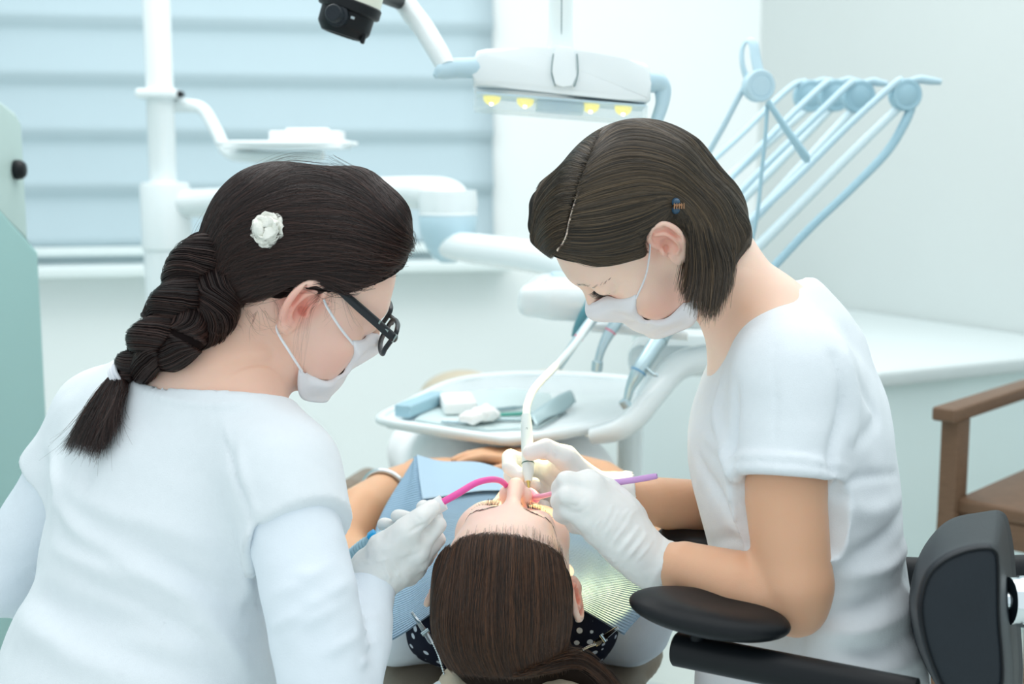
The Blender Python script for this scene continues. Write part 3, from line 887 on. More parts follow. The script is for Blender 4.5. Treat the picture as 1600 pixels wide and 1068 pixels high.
    bm = bmesh.new(); add_lathe(bm, kp, frame(FM[:, 2], kd), [(.0165, -.004), (.0165, .006), (.0125, .008), (.0122, .020), (.0105, .022), (.003, .0215)], seg=28); kids.append(bm_obj('knob', bm, M_black))
    wm = mat('white_print', (190, 205, 210), rough=.6)
    for g in (-1, 1):
        ss = FM[:, 0] * g * .0215
        v = kd * .0385 + ss; v = v / np.linalg.norm(v) * .0395
        q = o + FM[:, 2] * .026 + v
        kids.append(box('index_mark', q, (.0055, .0022, .0034), wm, M=frame(v, FM[:, 2]), bevel=.0003))
    bm = bmesh.new(); add_box(bm, o + FM[:, 2] * .047 + FM[:, 0] * .033 - FM[:, 1] * .012, (.006, .012, .016), FM, .002); kids.append(bm_obj('latch', bm, M_blackp))
    kids.append(tube('bracket', PP((588, -12, 1.86), (604, -4, 1.93), (622, 2, 1.99)), [.012, .011, .012], M_blackp))
    adopt(ch, kids)
    # ---- delivery unit: head with handpiece holders, whip arms, tray arm
    du = thing('delivery_unit', 'white instrument delivery unit between the dentist and the window', 'dental unit')
    o = P(960, 470, 2.30); du.location = (o[0], o[1], 0)
    kids = []
    yaw = math.radians(-8); DM = np.stack([np.array([math.cos(yaw), math.sin(yaw), -.04]), np.array([-math.sin(yaw), math.cos(yaw), .0]), UPZ], 1)
    hd = Sdf(); hd.u(rbox(P(985, 462, 2.36), (.195, .13, .030), .022, DM), .01)
    hd.u(chain([P(870, 468, 2.26), P(1090, 486, 2.24)], [.030, .030]), .03)
    V, Q = hd.mesh(.005); kids.append(mesh_obj('control_head', V, Q, M_gloss))
    kids.append(box('display', flat_z(884, 428, P(985, 462, 2.36)[2] + .031), (.055, .05, .003), M_blue, M=DM, bevel=.001))
    kids.append(box('label_strip', flat_z(878, 440, P(985, 462, 2.36)[2] + .031), (.06, .006, .003), mat('lilac_strip', (184, 200, 232), rough=.5), M=DM))
    kids.append(tube('holder_bar', PP((925, 510, 2.20), (1000, 516, 2.18), (1075, 524, 2.17)), .012, M_gloss, flat=(.8, 1.1)))
    bd = Sdf(); bd.u(rbox(P(1075, 555, 2.40), (.11, .09, .028), .024, DM), .01)
    V, Q = bd.mesh(.006); kids.append(mesh_obj('body', V, Q, M_gloss))
    kids.append(tube('tray_bracket', PP((1140, 555, 2.33), (1085, 563, 2.30), (1052, 578, 2.27), (1022, 615, 2.22), (995, 650, 2.18), (965, 672, 2.16), (925, 682, 2.18)), [.026, .026, .025, .022, .020, .018, .014], M_gloss, n=70))
    kids.append(tube('stand', [P(985, 655, 2.62), np.array([P(985, 655, 2.62)[0], P(985, 655, 2.62)[1], 0.0])], .026, M_gloss, seg=24, smooth=False))
    st = P(985, 655, 2.62)
    bm = bmesh.new(); add_lathe(bm, (st[0], st[1], 0), np.eye(3), [(.20, 0), (.20, .03), (.17, .05), (.03, .06)], seg=40); kids.append(bm_obj('foot', bm, M_gloss))
    kids.append(tube('link_arm', [st, P(1030, 590, 2.50), P(1075, 560, 2.42)], .024, M_gloss))
    # whip arms: a disc, a tab, a stiff arm and a hose each
    def disc(cx, cy, d, r, tabs=True):
        p = P(cx, cy, d); n = P(cx, cy, d) - _C; n = -n / np.linalg.norm(n); n = n + np.array([.45, 0, .0]); n /= np.linalg.norm(n)
        F3 = frame((0, 0, 1), n)
        bm = bmesh.new(); R = r / FPX * d
        add_lathe(bm, p, F3, [(R * .92, -.016), (R, -.013), (R, .004), (R * .93, .0065), (R * .70, .0065), (R * .68, .0055), (R * .64, .0065), (R * .05, .0068)], seg=36)
        return p, bm
    ends = [(1078, 268), (1090, 320), (1100, 352), (1110, 380), (1128, 410)]
    specs = [(1266, 150, 2.62, 25), (1305, 149, 2.52, 25), (1343, 151, 2.42, 26), (1416, 148, 2.32, 25)]
    for i, (cx, cy, d, r) in enumerate(specs):
        p, bm = disc(cx, cy, d, r)
        bdisc = bm_obj('whip_disc', bm, M_blue2); kids.append(bdisc)
        k = 1 if i == 3 else .8
        kids.append(('sub', tube('tab', PP((cx + 4, cy - 20, d), (cx + 20, cy - 24, d), (cx + 36 * k, cy - 22, d), (cx + 54 * k, cy - 20, d)), [.007, .0085, .0085, .006], M_blue, flat=(.85, 1.0)), bdisc))
    M_arm = mat('ice_blue_plastic', (206, 226, 232), rough=.4, vary=.01)
    hoses = [((1258, 127, 2.62), (1238, 134, 2.60), (1200, 168, 2.55), (1160, 208, 2.50), (1105, 258, 2.42), (1060, 300, 2.38)),
             ((1298, 126, 2.52), (1285, 134, 2.50), (1236, 180, 2.46), (1185, 232, 2.42), (1130, 290, 2.38), (1090, 330, 2.36)),
             ((1336, 127, 2.42), (1322, 136, 2.40), (1260, 196, 2.38), (1195, 260, 2.36), (1140, 318, 2.34), (1110, 350, 2.33)),
             ((1408, 124, 2.32), (1394, 134, 2.31), (1330, 192, 2.30), (1250, 272, 2.29), (1176, 342, 2.28), (1130, 385, 2.27))]
    for h in hoses: kids.append(tube('hose', PP(*h), .0064, M_blue, n=70, seg=12))
    arms = [((1262, 170, 2.63), (1190, 232, 2.55), (1130, 285, 2.48), (1080, 330, 2.42)),
            ((1298, 170, 2.53), (1225, 246, 2.47), (1160, 312, 2.41), (1110, 365, 2.37)),
            ((1332, 172, 2.43), (1250, 262, 2.39), (1175, 345, 2.35), (1120, 405, 2.31)),
            ((1402, 170, 2.33), (1330, 240, 2.31), (1250, 320, 2.29), (1150, 420, 2.27))]
    for h in arms: kids.append(tube('whip_arm', PP(*h), [.0078, .0086, .0094, .010], M_arm, n=40, seg=12))
    for h in (((1424, 168, 2.33), (1412, 195, 2.33), (1385, 238, 2.33), (1330, 295, 2.32), (1270, 352, 2.31), (1215, 410, 2.30), (1170, 460, 2.29)),):
        kids.append(tube('hose', PP(*h), [.0085, .0085, .008, .0075, .0075, .0075, .0075], M_blue2, n=70, seg=12))
    kids.append(tube('whip_base', PP((1078, 330, 2.43), (1108, 368, 2.37), (1122, 408, 2.31), (1150, 424, 2.265)), [.016, .018, .018, .016], M_gloss, n=40))
    kids.append(tube('whip_post', PP((1112, 385, 2.35), (1085, 430, 2.36), (1060, 462, 2.37)), [.018, .020, .026], M_gloss, n=30))
    p, bm = disc(1187, 134, 2.20, 25); d1 = bm_obj('whip_disc', bm, M_blue); kids.append(d1)
    kids.append(('sub', tube('loop_strap', PP((1180, 150, 2.215), (1168, 126, 2.22), (1160, 100, 2.22), (1160, 76, 2.22), (1168, 63, 2.215), (1177, 68, 2.205), (1181, 92, 2.20), (1187, 118, 2.195)), [.010, .0095, .0085, .0075, .007, .0075, .008, .008], M_blue, n=60, flat=(.5, 1.1), up=(1, 0, .2)), d1))
    kids.append(('sub', tube('paddle', PP((1200, 158, 2.19), (1222, 192, 2.185), (1245, 225, 2.18), (1258, 244, 2.18), (1262, 254, 2.18)), [.007, .0085, .010, .011, .006], M_blue2, n=40, flat=(.6, 1.1)), d1))
    kids.append(tube('hose', PP((1172, 122, 2.21), (1155, 150, 2.22), (1130, 198, 2.24), (1106, 240, 2.27), (1080, 280, 2.30)), .0052, M_blue, n=50, seg=10))
    kids.append(tube('cord', PP((1199, 160, 2.2), (1196, 210, 2.2), (1190, 270, 2.21), (1183, 335, 2.22), (1170, 400, 2.24)), .0034, M_blue2, n=40, seg=8))
    adopt(du, kids)
    # ---- handpieces hanging in the unit
    def inst(name, label, pts, rad, m, rings=(), extra=None, group=None):
        t = thing(name, label, 'handpiece', group); t.location = tuple(P(*pts[0]))
        ks = [tube('handle', PP(*pts), rad, m, n=60, seg=18)]
        q = spline(PP(*pts), 200); rr = np.interp(np.linspace(0, 1, 200), np.linspace(0, 1, len(rad)), rad)
        for f, mm, w in rings:
            i = int(f * 199); t_ = q[min(i + 1, 199)] - q[i - 1]; t_ /= np.linalg.norm(t_)
            bm = bmesh.new(); add_cyl(bm, q[i] - t_ * w / 2, q[i] + t_ * w / 2, rr[i] * 1.06, seg=20); ks.append(bm_obj('ring', bm, mm))
        if extra: ks += extra
        adopt(t, ks)
    red = mat('red_ring', (222, 130, 150), rough=.4); blu = mat('blue_ring', (90, 150, 190), rough=.4); teal = mat('teal_rubber', (92, 150, 162), rough=.5)
    met = mat('satin_handpiece', (188, 212, 220), rough=.28, metal=.55, vary=.03, scale=50)
    def hd2(px, d, r, h, tilt):
        bm = bmesh.new(); F3 = frame((0, 1, 0), tilt); add_lathe(bm, P(*px, d), np.stack([F3[:, 0], F3[:, 1], F3[:, 2]], 1), [(r * .5, -h), (r, -h * .8), (r, h * .8), (r * .6, h)], seg=18); return bm_obj('head', bm, met)
    inst('handpiece', 'thin straight handpiece hanging leftmost in the delivery unit', [(872, 576, 2.14), (882, 560, 2.14), (902, 530, 2.14), (925, 500, 2.15), (942, 478, 2.16), (958, 456, 2.18)], [.0055, .0068, .0078, .0088, .0105, .011], met, ((.42, red, .003), (.86, teal, .012)))
    inst('handpiece', 'curved turbine handpiece with a red ring hanging in the delivery unit', [(934, 566, 2.14), (940, 545, 2.14), (951, 522, 2.145), (966, 500, 2.15), (980, 478, 2.17)], [.0065, .0075, .0095, .0105, .011], met, ((.55, red, .003),), [hd2((933, 572), 2.14, .0095, .010, (.1, 0, 1))])
    inst('handpiece', 'stout metal contra-angle handpiece with a blue ring below the mask', [(980, 624, 2.10), (985, 605, 2.10), (998, 580, 2.10), (1016, 552, 2.11), (1040, 515, 2.13), (1062, 482, 2.16)], [.0065, .0085, .0130, .0140, .0150, .0145], met, ((.40, blu, .003), (.72, M_steel, .003)), [hd2((977, 630), 2.10, .009, .008, (-.5, -.3, .8)), tube('spray_pipe', PP((1010, 575, 2.09), (1022, 585, 2.085), (1028, 586, 2.085)), .0025, M_steel)])
    inst('handpiece', 'dark teal syringe hanging furthest back in the delivery unit', [(896, 525, 2.24), (905, 508, 2.23), (922, 480, 2.22), (935, 458, 2.22)], [.004, .009, .012, .012], teal)
    # ---- instrument tray
    zt = P(770, 690, 2.12)[2]
    tr = thing('instrument_tray', 'white instrument tray on the bracket above the patient', 'tray'); tr.location = tuple(flat_z(800, 645, zt))
    kids = []
    out = [(598, 655), (604, 664), (690, 678), (770, 690), (800, 692), (880, 681), (960, 666), (990, 645), (1012, 612), (985, 598), (870, 590), (770, 592), (700, 604), (635, 636)]
    op = [flat_z(x, y, zt) for x, y in out]
    bm = bmesh.new(); add_prism(bm, op, UPZ, .012, .003); kids.append(bm_obj('tray_base', bm, M_gloss))
    bm = bmesh.new(); add_tube(bm, [p + UPZ * .006 for p in op], .0085, closed=True, seg=12, n=120); kids.append(bm_obj('tray_rim', bm, M_gloss))
    bm = bmesh.new()
    inn = [flat_z(x, y, zt + .009) for x, y in ((648, 656), (690, 663), (760, 672), (840, 668), (872, 650), (860, 616), (800, 608), (735, 612), (690, 622))]
    add_prism(bm, inn, UPZ, .005, .001); kids.append(bm_obj('liner', bm, mat('silicone_mat', (206, 222, 222), rough=.5)))
    br = Sdf(); br.u(rbox(flat_z(785, 690, zt - .03) + np.array([0, .07, 0]), (.062, .08, .017), .012), .01); V, Q = br.mesh(.004); kids.append(mesh_obj('mount', V, Q, M_blue))
    kids.append(tube('pin', [flat_z(738, 694, zt - .035) + np.array([0, .02, 0]), flat_z(738, 694, zt - .035) + np.array([0, .02, -.035])], .004, M_steel, smooth=False))
    adopt(tr, kids)
    zs = zt + .0125
    def place(name, label, cat, x, y, size, m, rot=0, bev=.003, group=None):
        c = flat_z(x, y, zs) + UPZ * size[2] / 2
        a = math.radians(rot); Mx = np.array([[math.cos(a), -math.sin(a), 0], [math.sin(a), math.cos(a), 0], [0, 0, 1]])
        o = box(name, c, size, m, M=Mx, bevel=bev); tag(o, label, cat, group); return o
    place('instrument_block', 'pale blue-topped block at the left end of the instrument tray', 'block', 658, 640, (.032, .15, .022), M_blue2, -22)
    gz = mat('gauze', (244, 244, 242), rough=.95, bump=.3, bump_scale=400)
    place('gauze_pad_stack', 'square stack of white gauze pads on the instrument tray', 'gauze', 716, 640, (.060, .10, .024), gz, 8, .006)
    # crumpled swab
    G = Sdf(); q = flat_z(752, 646, zs + .016)
    for k in range(9): G.u(ell(q + np.array([random.uniform(-.025, .025), random.uniform(-.03, .03), random.uniform(-.006, .006)]), (random.uniform(.012, .022), random.uniform(.012, .02), random.uniform(.008, .013))), .006)
    V, Q = G.mesh(.003); N = vnormals(V, Q); V = V + N * (.003 * vnoise(V * 90))[:, None]
    tag(mesh_obj('cotton_swab', V, Q, gz), 'crumpled white cotton swab in the middle of the instrument tray', 'swab')
    foil = mat('foil_pouch', (190, 212, 216), rough=.35, metal=.3)
    V = []; n = 14
    ca = [flat_z(838, 668, zs), flat_z(900, 632, zs), flat_z(878, 628, zs), flat_z(815, 655, zs)]
    for i in range(n):
        for j in range(n):
            u, v = i / (n - 1), j / (n - 1)
            p = (ca[0] * (1 - u) + ca[1] * u) * (1 - v) + (ca[3] * (1 - u) + ca[2] * u) * v
            V.append(p + UPZ * (.003 + .022 * abs(math.sin(v * 3.1)) * (.4 + .6 * u) + .003 * math.sin(7 * u + 5 * v)))
    F = [(i * n + j, (i + 1) * n + j, (i + 1) * n + j + 1, i * n + j + 1) for i in range(n - 1) for j in range(n - 1)]
    tag(sheet_obj('sterile_pouch', V, np.array(F), foil, .0008), 'opened silvery pouch at the right end of the instrument tray', 'pouch')
    green = mat('green_handle', (96, 176, 160), rough=.4)
    for i, (x0, y0, x1, y1, m, lab) in enumerate([(770, 648, 850, 644, green, 'slim instrument with a green handle lying on the tray'), (772, 655, 842, 655, M_steel, 'dark steel probe lying nearest on the tray beside the swab'), (690, 658, 735, 660, M_steel, 'steel instrument lying in front of the gauze pads'), (770, 640, 830, 634, M_steel, 'steel instrument lying behind the green one')]):
        a, b_ = flat_z(x0, y0, zs + .004), flat_z(x1, y1, zs + .004)
        t = thing('hand_instrument', lab, 'instrument', 'hand instruments on the tray'); t.location = tuple(a)
        adopt(t, [tube('handle', [a, a * .4 + b_ * .6], .0035, m, smooth=False, seg=10), tube('tip', [a * .4 + b_ * .6, a * .1 + b_ * .9, b_ + UPZ * .006], [.003, .0015, .0008], M_steel, seg=8)])

    # ---- patient chair
    tp = mat('taupe_leather', (136, 122, 106), rough=.5, vary=.06, scale=25, bump=.15, bump_scale=350)
    bg = mat('beige_leather', (206, 192, 168), rough=.45, vary=.05, scale=25, bump=.12, bump_scale=350)
    dc = thing('dental_chair', 'taupe leather dental chair the patient lies on', 'dental chair'); dc.location = (0.0, 2.2, 0.0)
    kids = []
    S = Sdf()
    zc = .515
    S.u(squash(chain([(.0, 1.52, zc - .02), (.0, 1.75, zc), (.0, 2.30, zc)], [.150, .215, .225]), (0, 1.9, zc), np.eye(3), (1, 1, .20)), .03)
    V, Q = S.mesh(.007); kids.append(mesh_obj('backrest', V, Q, tp))
    S = Sdf(); S.u(squash(chain([(.0, 2.36, zc - .03), (.0, 2.75, zc + .0), (0, 3.15, zc + .02)], [.235, .22, .20]), (0, 2.7, zc - .02), np.eye(3), (1, 1, .26)), .03)
    V, Q = S.mesh(.01); kids.append(mesh_obj('seat', V, Q, bg))
    S = Sdf(); S.u(ell(P(722, 622, 3.25), (.11, .14, .07)), .03); S.u(ell((.10, 3.2, P(722, 622, 3.25)[2]), (.11, .14, .07)), .03)
    V, Q = S.mesh(.008); kids.append(mesh_obj('footrest', V, Q, bg))
    S = Sdf(); q = P(808, 1088, 1.50)
    S.u(squash(chain([q + np.array([-.045, 0, 0]), q + np.array([.045, 0, 0])], .052), q, np.eye(3), (1, 1.5, .80)), .01)
    V, Q = S.mesh(.004); kids.append(mesh_obj('headrest', V, Q, bg))
    kids.append(tube('headrest_bar', [q + np.array([0, .03, -.02]), q + np.array([0, .12, -.05])], .014, M_steel, smooth=False))
    S = Sdf(); S.u(chain([P(548, 772, 2.45), P(575, 752, 2.75)], [.030, .030]), .01); V, Q = S.mesh(.006); kids.append(mesh_obj('armrest', V, Q, tp))
    kids.append(tube('armrest_post', [P(562, 765, 2.6), P(575, 810, 2.6) + np.array([.10, 0, -.05])], .016, M_white, smooth=False))
    bm = bmesh.new(); add_box(bm, (0, 2.3, .26), (.30, .52, .42), None, .05, 4); kids.append(bm_obj('pedestal', bm, M_gloss))
    bm = bmesh.new(); add_box(bm, (0, 2.2, .03), (.52, 1.25, .058), None, .02, 3); kids.append(bm_obj('base_plate', bm, M_gloss))
    adopt(dc, kids)
    # ---- dentist's stool with elbow rests
    so = thing('dentist_stool', 'black leather stool with elbow rests behind the dentist', 'stool')
    b = P(1330, 1250, 1.5); so.location = (b[0], b[1], 0)
    kids = []
    A = [(1437, 960), (1440, 925), (1452, 894), (1476, 872), (1508, 858), (1538, 853), (1556, 857), (1561, 880), (1562, 960), (1566, 1080), (1520, 1118), (1480, 1090), (1449, 1020)]
    Bq = [(1420, 950), (1424, 902), (1439, 858), (1464, 823), (1490, 805), (1528, 797), (1560, 795), (1574, 820), (1584, 900), (1592, 1080), (1540, 1130), (1478, 1090), (1434, 1015)]
    dA, dB = 1.16, 1.44
    ca = np.mean([P(x, y, dA) for x, y in A], 0)
    rings = []
    m_ = 64
    PA = spline(PP(*[(x, y, dA) for x, y in A]), m_, True); PB = spline(PP(*[(x, y, dB) for x, y in Bq]), m_, True)
    cA, cB = PA.mean(0), PB.mean(0)
    for f, off in ((.55, -.004), (.85, -.002), (.97, 0.0), (1.0, .008)):
        rings.append(cA + (PA - cA) * f + (PA.mean(0) - PB.mean(0)) * 0 - np.array([0, 1, 0]) * (-.0 - off * -1 if False else -off))
    for t in np.linspace(.08, .92, 8):
        r_ = PA * (1 - t) + PB * t; cc = r_.mean(0)
        rings.append(cc + (r_ - cc) * (1 + .012 * math.sin(math.pi * t)))
    for f, off in ((1.0, -.008), (.97, .0), (.85, .002), (.55, .004)):
        rings.append(cB + (PB - cB) * f + np.array([0, 1, 0]) * off)
    V = np.concatenate(rings + [[rings[0].mean(0)], [rings[-1].mean(0)]]); F = []
    for i in range(len(rings) - 1):
        for k in range(m_):
            k2 = (k + 1) % m_; F.append((i * m_ + k, i * m_ + k2, (i + 1) * m_ + k2, (i + 1) * m_ + k))
    e0 = len(rings) * m_
    for k in range(m_):
        k2 = (k + 1) % m_; F.append((e0, k2, k)); F.append((e0 + 1, e0 - m_ + k, e0 - m_ + k2))
    bk = mesh_obj('backrest', V, F, M_black); kids.append(bk)
    bm = bmesh.new()
    add_tube(bm, rings[2] - np.array([0, .0012, 0]), .0011, closed=True, seg=6, n=128)
    add_tube(bm, cA + (PA - cA) * .955 + np.array([0, -.0005, 0]), .0008, closed=True, seg=6, n=128)
    kids.append(('sub', bm_obj('seam', bm, M_blackp), bk))
    kb = P(1573, 938, 1.30)
    bm = bmesh.new(); F3 = frame((0, 1, 0), (1, -.25, -.05))
    add_lathe(bm, kb, F3, [(.010, -.02), (.010, .0), (.024, .002), (.0245, .010), (.026, .012), (.026, .034), (.022, .038), (.008, .038)], seg=32)
    kids.append(bm_obj('chrome_clamp', bm, M_chrome))
    kids.append(tube('chrome_bar', [kb + np.array([.02, 0, .02]), kb + np.array([.06, .02, -.10]), kb + np.array([.06, .10, -.30])], .010, M_chrome))
    def pad(c, ax, r, t):
        ax = np.array(ax); M3 = frame(ax, UPZ); S = Sdf()
        S.u(ell(c, (r[1], r[0], r[2]), M3), .01); S.sub(ell(c + M3[:, 2] * (r[2] * 1.9) + M3[:, 1] * -.01, (r[1] * 1.0, r[0] * .95, r[2] * 1.25), M3), .012)
        V, Q = S.mesh(.0028); return V, Q
    ax = P(985, 940, 1.36) - P(1232, 985, 1.33)
    V, Q = pad(P(1108, 958, 1.335), ax, (.0845, .052, .0195), 0); kids.append(mesh_obj('elbow_pad', V, Q, M_blackp))
    V, Q = pad(P(1118, 850, 1.62), ax, (.075, .050, .020), 0); kids.append(mesh_obj('elbow_pad', V, Q, M_blackp))
    a, b_ = P(1055, 1013, 1.36), P(1430, 1112, 1.24)
    bm = bmesh.new(); dd = b_ - a; dd /= np.linalg.norm(dd); F3 = frame((0, 0, 1), dd)
    add_lathe(bm, a, F3, [(.0165, 0), (.0180, .0015), (.0180, .008), (.0180, np.linalg.norm(b_ - a))], seg=36); kids.append(bm_obj('arm_tube', bm, M_blackp))
    kids.append(tube('arm_tube', [P(1120, 868, 1.66), P(1250, 880, 1.66), P(1400, 894, 1.62), P(1500, 896, 1.60), P(1640, 890, 1.60)], .0205, M_blackp, seg=24))
    kids.append(tube('pad_neck', [P(1095, 975, 1.335), P(1085, 1010, 1.35)], .008, M_blackp, smooth=False))
    kids.append(tube('pad_neck', [P(1120, 858, 1.63), P(1122, 872, 1.655)], .008, M_blackp, smooth=False))
    hip = P(1290, 1290, 1.52)
    S = Sdf(); S.u(squash(chain([hip + np.array([-.06, 0, 0]), hip + np.array([.05, 0, 0])], .17), hip, np.eye(3), (1, 1, .22)), .01); V, Q = S.mesh(.008); kids.append(mesh_obj('seat', V, Q, M_black))
    kids.append(tube('gas_lift', [hip - UPZ * .02, np.array([hip[0], hip[1], .06])], .025, M_chrome, smooth=False))
    for k in range(5):
        t = k * 1.2566; e = np.array([hip[0] + .27 * math.cos(t), hip[1] + .27 * math.sin(t), .06])
        lg = tube('foot', [np.array([hip[0], hip[1], .09]), e], [.02, .014], M_chrome, smooth=False); kids.append(lg)
        bm = bmesh.new(); add_cyl(bm, e + np.array([0, -.012, -.032]), e + np.array([0, .012, -.032]), .028, seg=20); kids.append(('sub', bm_obj('caster', bm, M_blackp), lg))
    adopt(so, kids)
    # ---- wooden armchair
    wd = mat('oak_wood', (116, 90, 70), rough=.5, vary=.25, scale=14, stretch=(3, 3, 22), detail=6)
    wc = thing('wooden_armchair', 'wooden armchair standing by the white counter at the right edge', 'chair')
    b = P(1560, 900, 2.45); wc.location = (b[0], b[1], 0)
    kids = []
    a, e = P(1478, 642, 2.34), P(1650, 578, 2.72)
    u = e - a; u[2] = 0; u /= np.linalg.norm(u); v = np.array([u[1], -u[0], 0])
    za = a[2]; zsit = P(1500, 808, 2.34)[2]
    at = lambda p, q, z: np.array([a[0], a[1], 0]) + u * p + v * q + UPZ * z
    CM = np.stack([v, u, UPZ], 1)
    wc.location = tuple(at(.25, .26, 0))
    for q in (0, .54):
        kids.append(box('arm', at(.26, q, za - .006), (.046, .54, .026), wd, M=CM, bevel=.005))
        bm = bmesh.new()
        for (p0, p1, w0, w1, z0, z1) in ((.02, .045, .020, .026, 0, zsit), (.045, .045, .026, .026, zsit, za - .02)):
            add_prism(bm, [at(p0 - w0, q, z0), at(p0 + w0, q, z0), at(p1 + w1, q, z1), at(p1 - w1, q, z1)], v, .034, .003)
        kids.append(bm_obj('leg', bm, wd))
        kids.append(box('leg', at(.50, q, .42), (.034, .040, .84), wd, M=CM, bevel=.004))
        kids.append(box('side_rail', at(.27, q, zsit - .025), (.024, .42, .05), wd, M=CM, bevel=.003))
    kids.append(box('seat', at(.27, .27, zsit + .01), (.52, .47, .03), wd, M=CM, bevel=.008))
    kids.append(box('front_rail', at(.05, .27, zsit - .03), (.50, .022, .05), wd, M=CM, bevel=.003))
    kids.append(box('back_rail', at(.50, .27, .80), (.50, .022, .09), wd, M=CM, bevel=.004))
    kids.append(box('back_rail', at(.50, .27, .66), (.50, .020, .05), wd, M=CM, bevel=.004))
    adopt(wc, kids)
# ================================================================ the assistant on the left, seen from behind
def build_assistant():
    M = np.array([[0.2305, 0.7984, 0.5562], [-0.9305, 0.3481, -0.1141], [-0.2847, -0.4913, 0.8231]])
    c = np.array([-0.2369, 1.4659, 1.0618]); s = .96
    fw = np.array([.66, .75, 0]); fw /= np.linalg.norm(fw); up = np.array([0, 0, 1.0])
    B = frame(fw, up)
    shR, shL = P(440, 742, 1.38), P(165, 655, 1.58)
    elR, wrR = P(515, 1130, 1.30), P(580, 905, 1.435)
    elL, wrL = P(0, 905, 1.62), P(190, 960, 1.80)
    c7 = P(335, 600, 1.465)
    root = thing('person', 'woman seen from behind with a dark braid, black glasses and white top, holding suction tube', 'person')
    root.location = (float(P(200, 1150, 1.48)[0]), float(P(200, 1150, 1.48)[1]), 0.0)
    kids = []
    # ---- body
    S = Sdf()
    L = head_solid(S, M, c, s, ez=.004, es=1.14, et=.16)
    S.u(chain([L(0, -.028, -.035), L(0, -.030, -.075), P(372, 575, 1.465), c7], [.054, .053, .054, .060]), .03)
    S.u(chain([c7, P(300, 680, 1.46)], [.058, .07]), .03)
    S.u(chain([shR, c7, shL], [.045, .05, .045]), .04)
    for p, r in (((262, 770, 1.50), (.145, .09, .13)), ((245, 890, 1.49), (.13, .085, .13)), ((215, 1020, 1.48), (.14, .10, .12)), ((195, 1150, 1.48), (.165, .125, .14))):
        S.u(ell(P(*p), r, B), .05)
    S.u(chain([shR, P(485, 930, 1.325), elR], [.046, .043, .036]), .006)
    S.u(chain([elR, P(552, 1000, 1.375), wrR], [.037, .033, .022]), .01)
    S.u(chain([shL, elL], [.043, .034]), .008); S.u(chain([elL, wrL], [.037, .024]), .01)
    S.u(chain([wrR, P(610, 875, 1.43), P(640, 855, 1.43)], [.020, .016, .014]), .01)   # into the glove
    S.u(chain([wrL, P(235, 955, 1.86)], [.022, .02]), .01)
    hb = np.array([c - .17, c + .17])
    V, Q = S.mesh(.006, fine=[(c - .115, c + .115, .0017)])
    body = mesh_obj('body', V, Q, M_skin_a); kids.append(body)
    fl = np.zeros(len(V))
    for g in (1, -1):
        q, _b = ear_frame(M, c, s, g, 1.14, .16)
        fl = np.maximum(fl, np.clip(1.15 - _n(V - q(.014, .002, .003)) / .034, 0, 1) * .8)
    fl = np.maximum(fl, .25 * np.clip(1 - _n(V - L(.05, .06, -.05)) / .05, 0, 1))
    set_attr(body, 'flush', fl)
    set_attr(body, 'tan', .45 * np.clip(1 - _n(V - P(370, 575, 1.42)) / .09, 0, 1))
    # ---- inner long sleeves
    def sleeve(pts, rad, seed, n_wr):
        T = Sdf(); T.u(chain(pts[0], rad[0]), .012)
        for a, b in zip(pts[1:], rad[1:]): T.u(chain(a, b), .012)
        V, Q = T.mesh(.0035); N = vnormals(V, Q)
        V = V + N * (.0012 * vnoise(V * 45 + seed))[:, None]
        return V, Q, N
    V, Q, N = sleeve([[shR, P(485, 930, 1.325), elR], [elR, P(554, 1000, 1.375), P(574, 925, 1.425), P(578, 908, 1.435)]],
                     [[.050, .0500, .044], [.045, .040, .031, .0275]], 3, 6)
    ln = []
    for i, (x, y, d, w) in enumerate([(575, 940, 1.40, 26), (570, 962, 1.39, 28), (566, 985, 1.37, 30), (560, 1008, 1.36, 30), (556, 1035, 1.34, 32), (572, 925, 1.41, 24)]):
        ln.append((PP((x - w, y + 6, d - .02), (x, y + 2, d - .045), (x + w, y - 7, d - .02)), .0045, .0034))
    for x, y, w in [(500, 880, 45), (495, 960, 40), (520, 1010, 40), (470, 905, 40), (505, 930, 40), (455, 960, 40)]:
        ln.append((PP((x - w, y + 22, 1.29), (x, y + 4, 1.275), (x + w, y - 20, 1.30)), .007, .0035))
    V = creases(V, N, ln)
    kids.append(mesh_obj('sleeve', V, Q, M_tee2))
    V, Q, N = sleeve([[shL, P(75, 790, 1.61), elL], [elL, wrL]], [[.050, .048, .043], [.044, .034]], 9, 4)
    V = creases(V, N, [(PP((-10, y, 1.57), (20, y + 5, 1.565), (50, y - 4, 1.58)), .005, .005) for y in (890, 905, 920, 935)])
    kids.append(mesh_obj('sleeve', V, Q, M_tee2))
    # ---- T-shirt
    T = Sdf()
    T.u(chain([shR, P(385, 668, 1.42), c7 - up * .014], [.058, .060, .066]), .04)
    T.u(chain([shL, P(235, 625, 1.52), c7 - up * .014], [.058, .058, .066]), .04)
    arm = (P(485, 930, 1.325) - shR)
    T.u(chain([shR, P(472, 860, 1.345), P(485, 930, 1.325)], [.058, .0625, .064]), .03)
    armL = P(75, 790, 1.61) - shL
    T.u(chain([shL, P(75, 790, 1.61)], [.057, .060]), .03)
    hem = P(474, 820, 1.34)
    hn = P(486, 905, 1.30) - P(474, 820, 1.34); hn = hn / np.linalg.norm(hn) + np.array([.25, 0, 0])
    cutR = Prim(lambda x: np.where(_n(x - P(490, 915, 1.325).astype(np.float32)) < .5, np.maximum(-((x - hem.astype(np.float32)) @ (hn / np.linalg.norm(hn)).astype(np.float32)), _n((x - shR) - ((x - shR) @ (arm / np.linalg.norm(arm)))[:, None] * (arm / np.linalg.norm(arm))) - .077), .2).astype(np.float32), P(490, 930, 1.32) - .2, P(490, 930, 1.32) + .2)
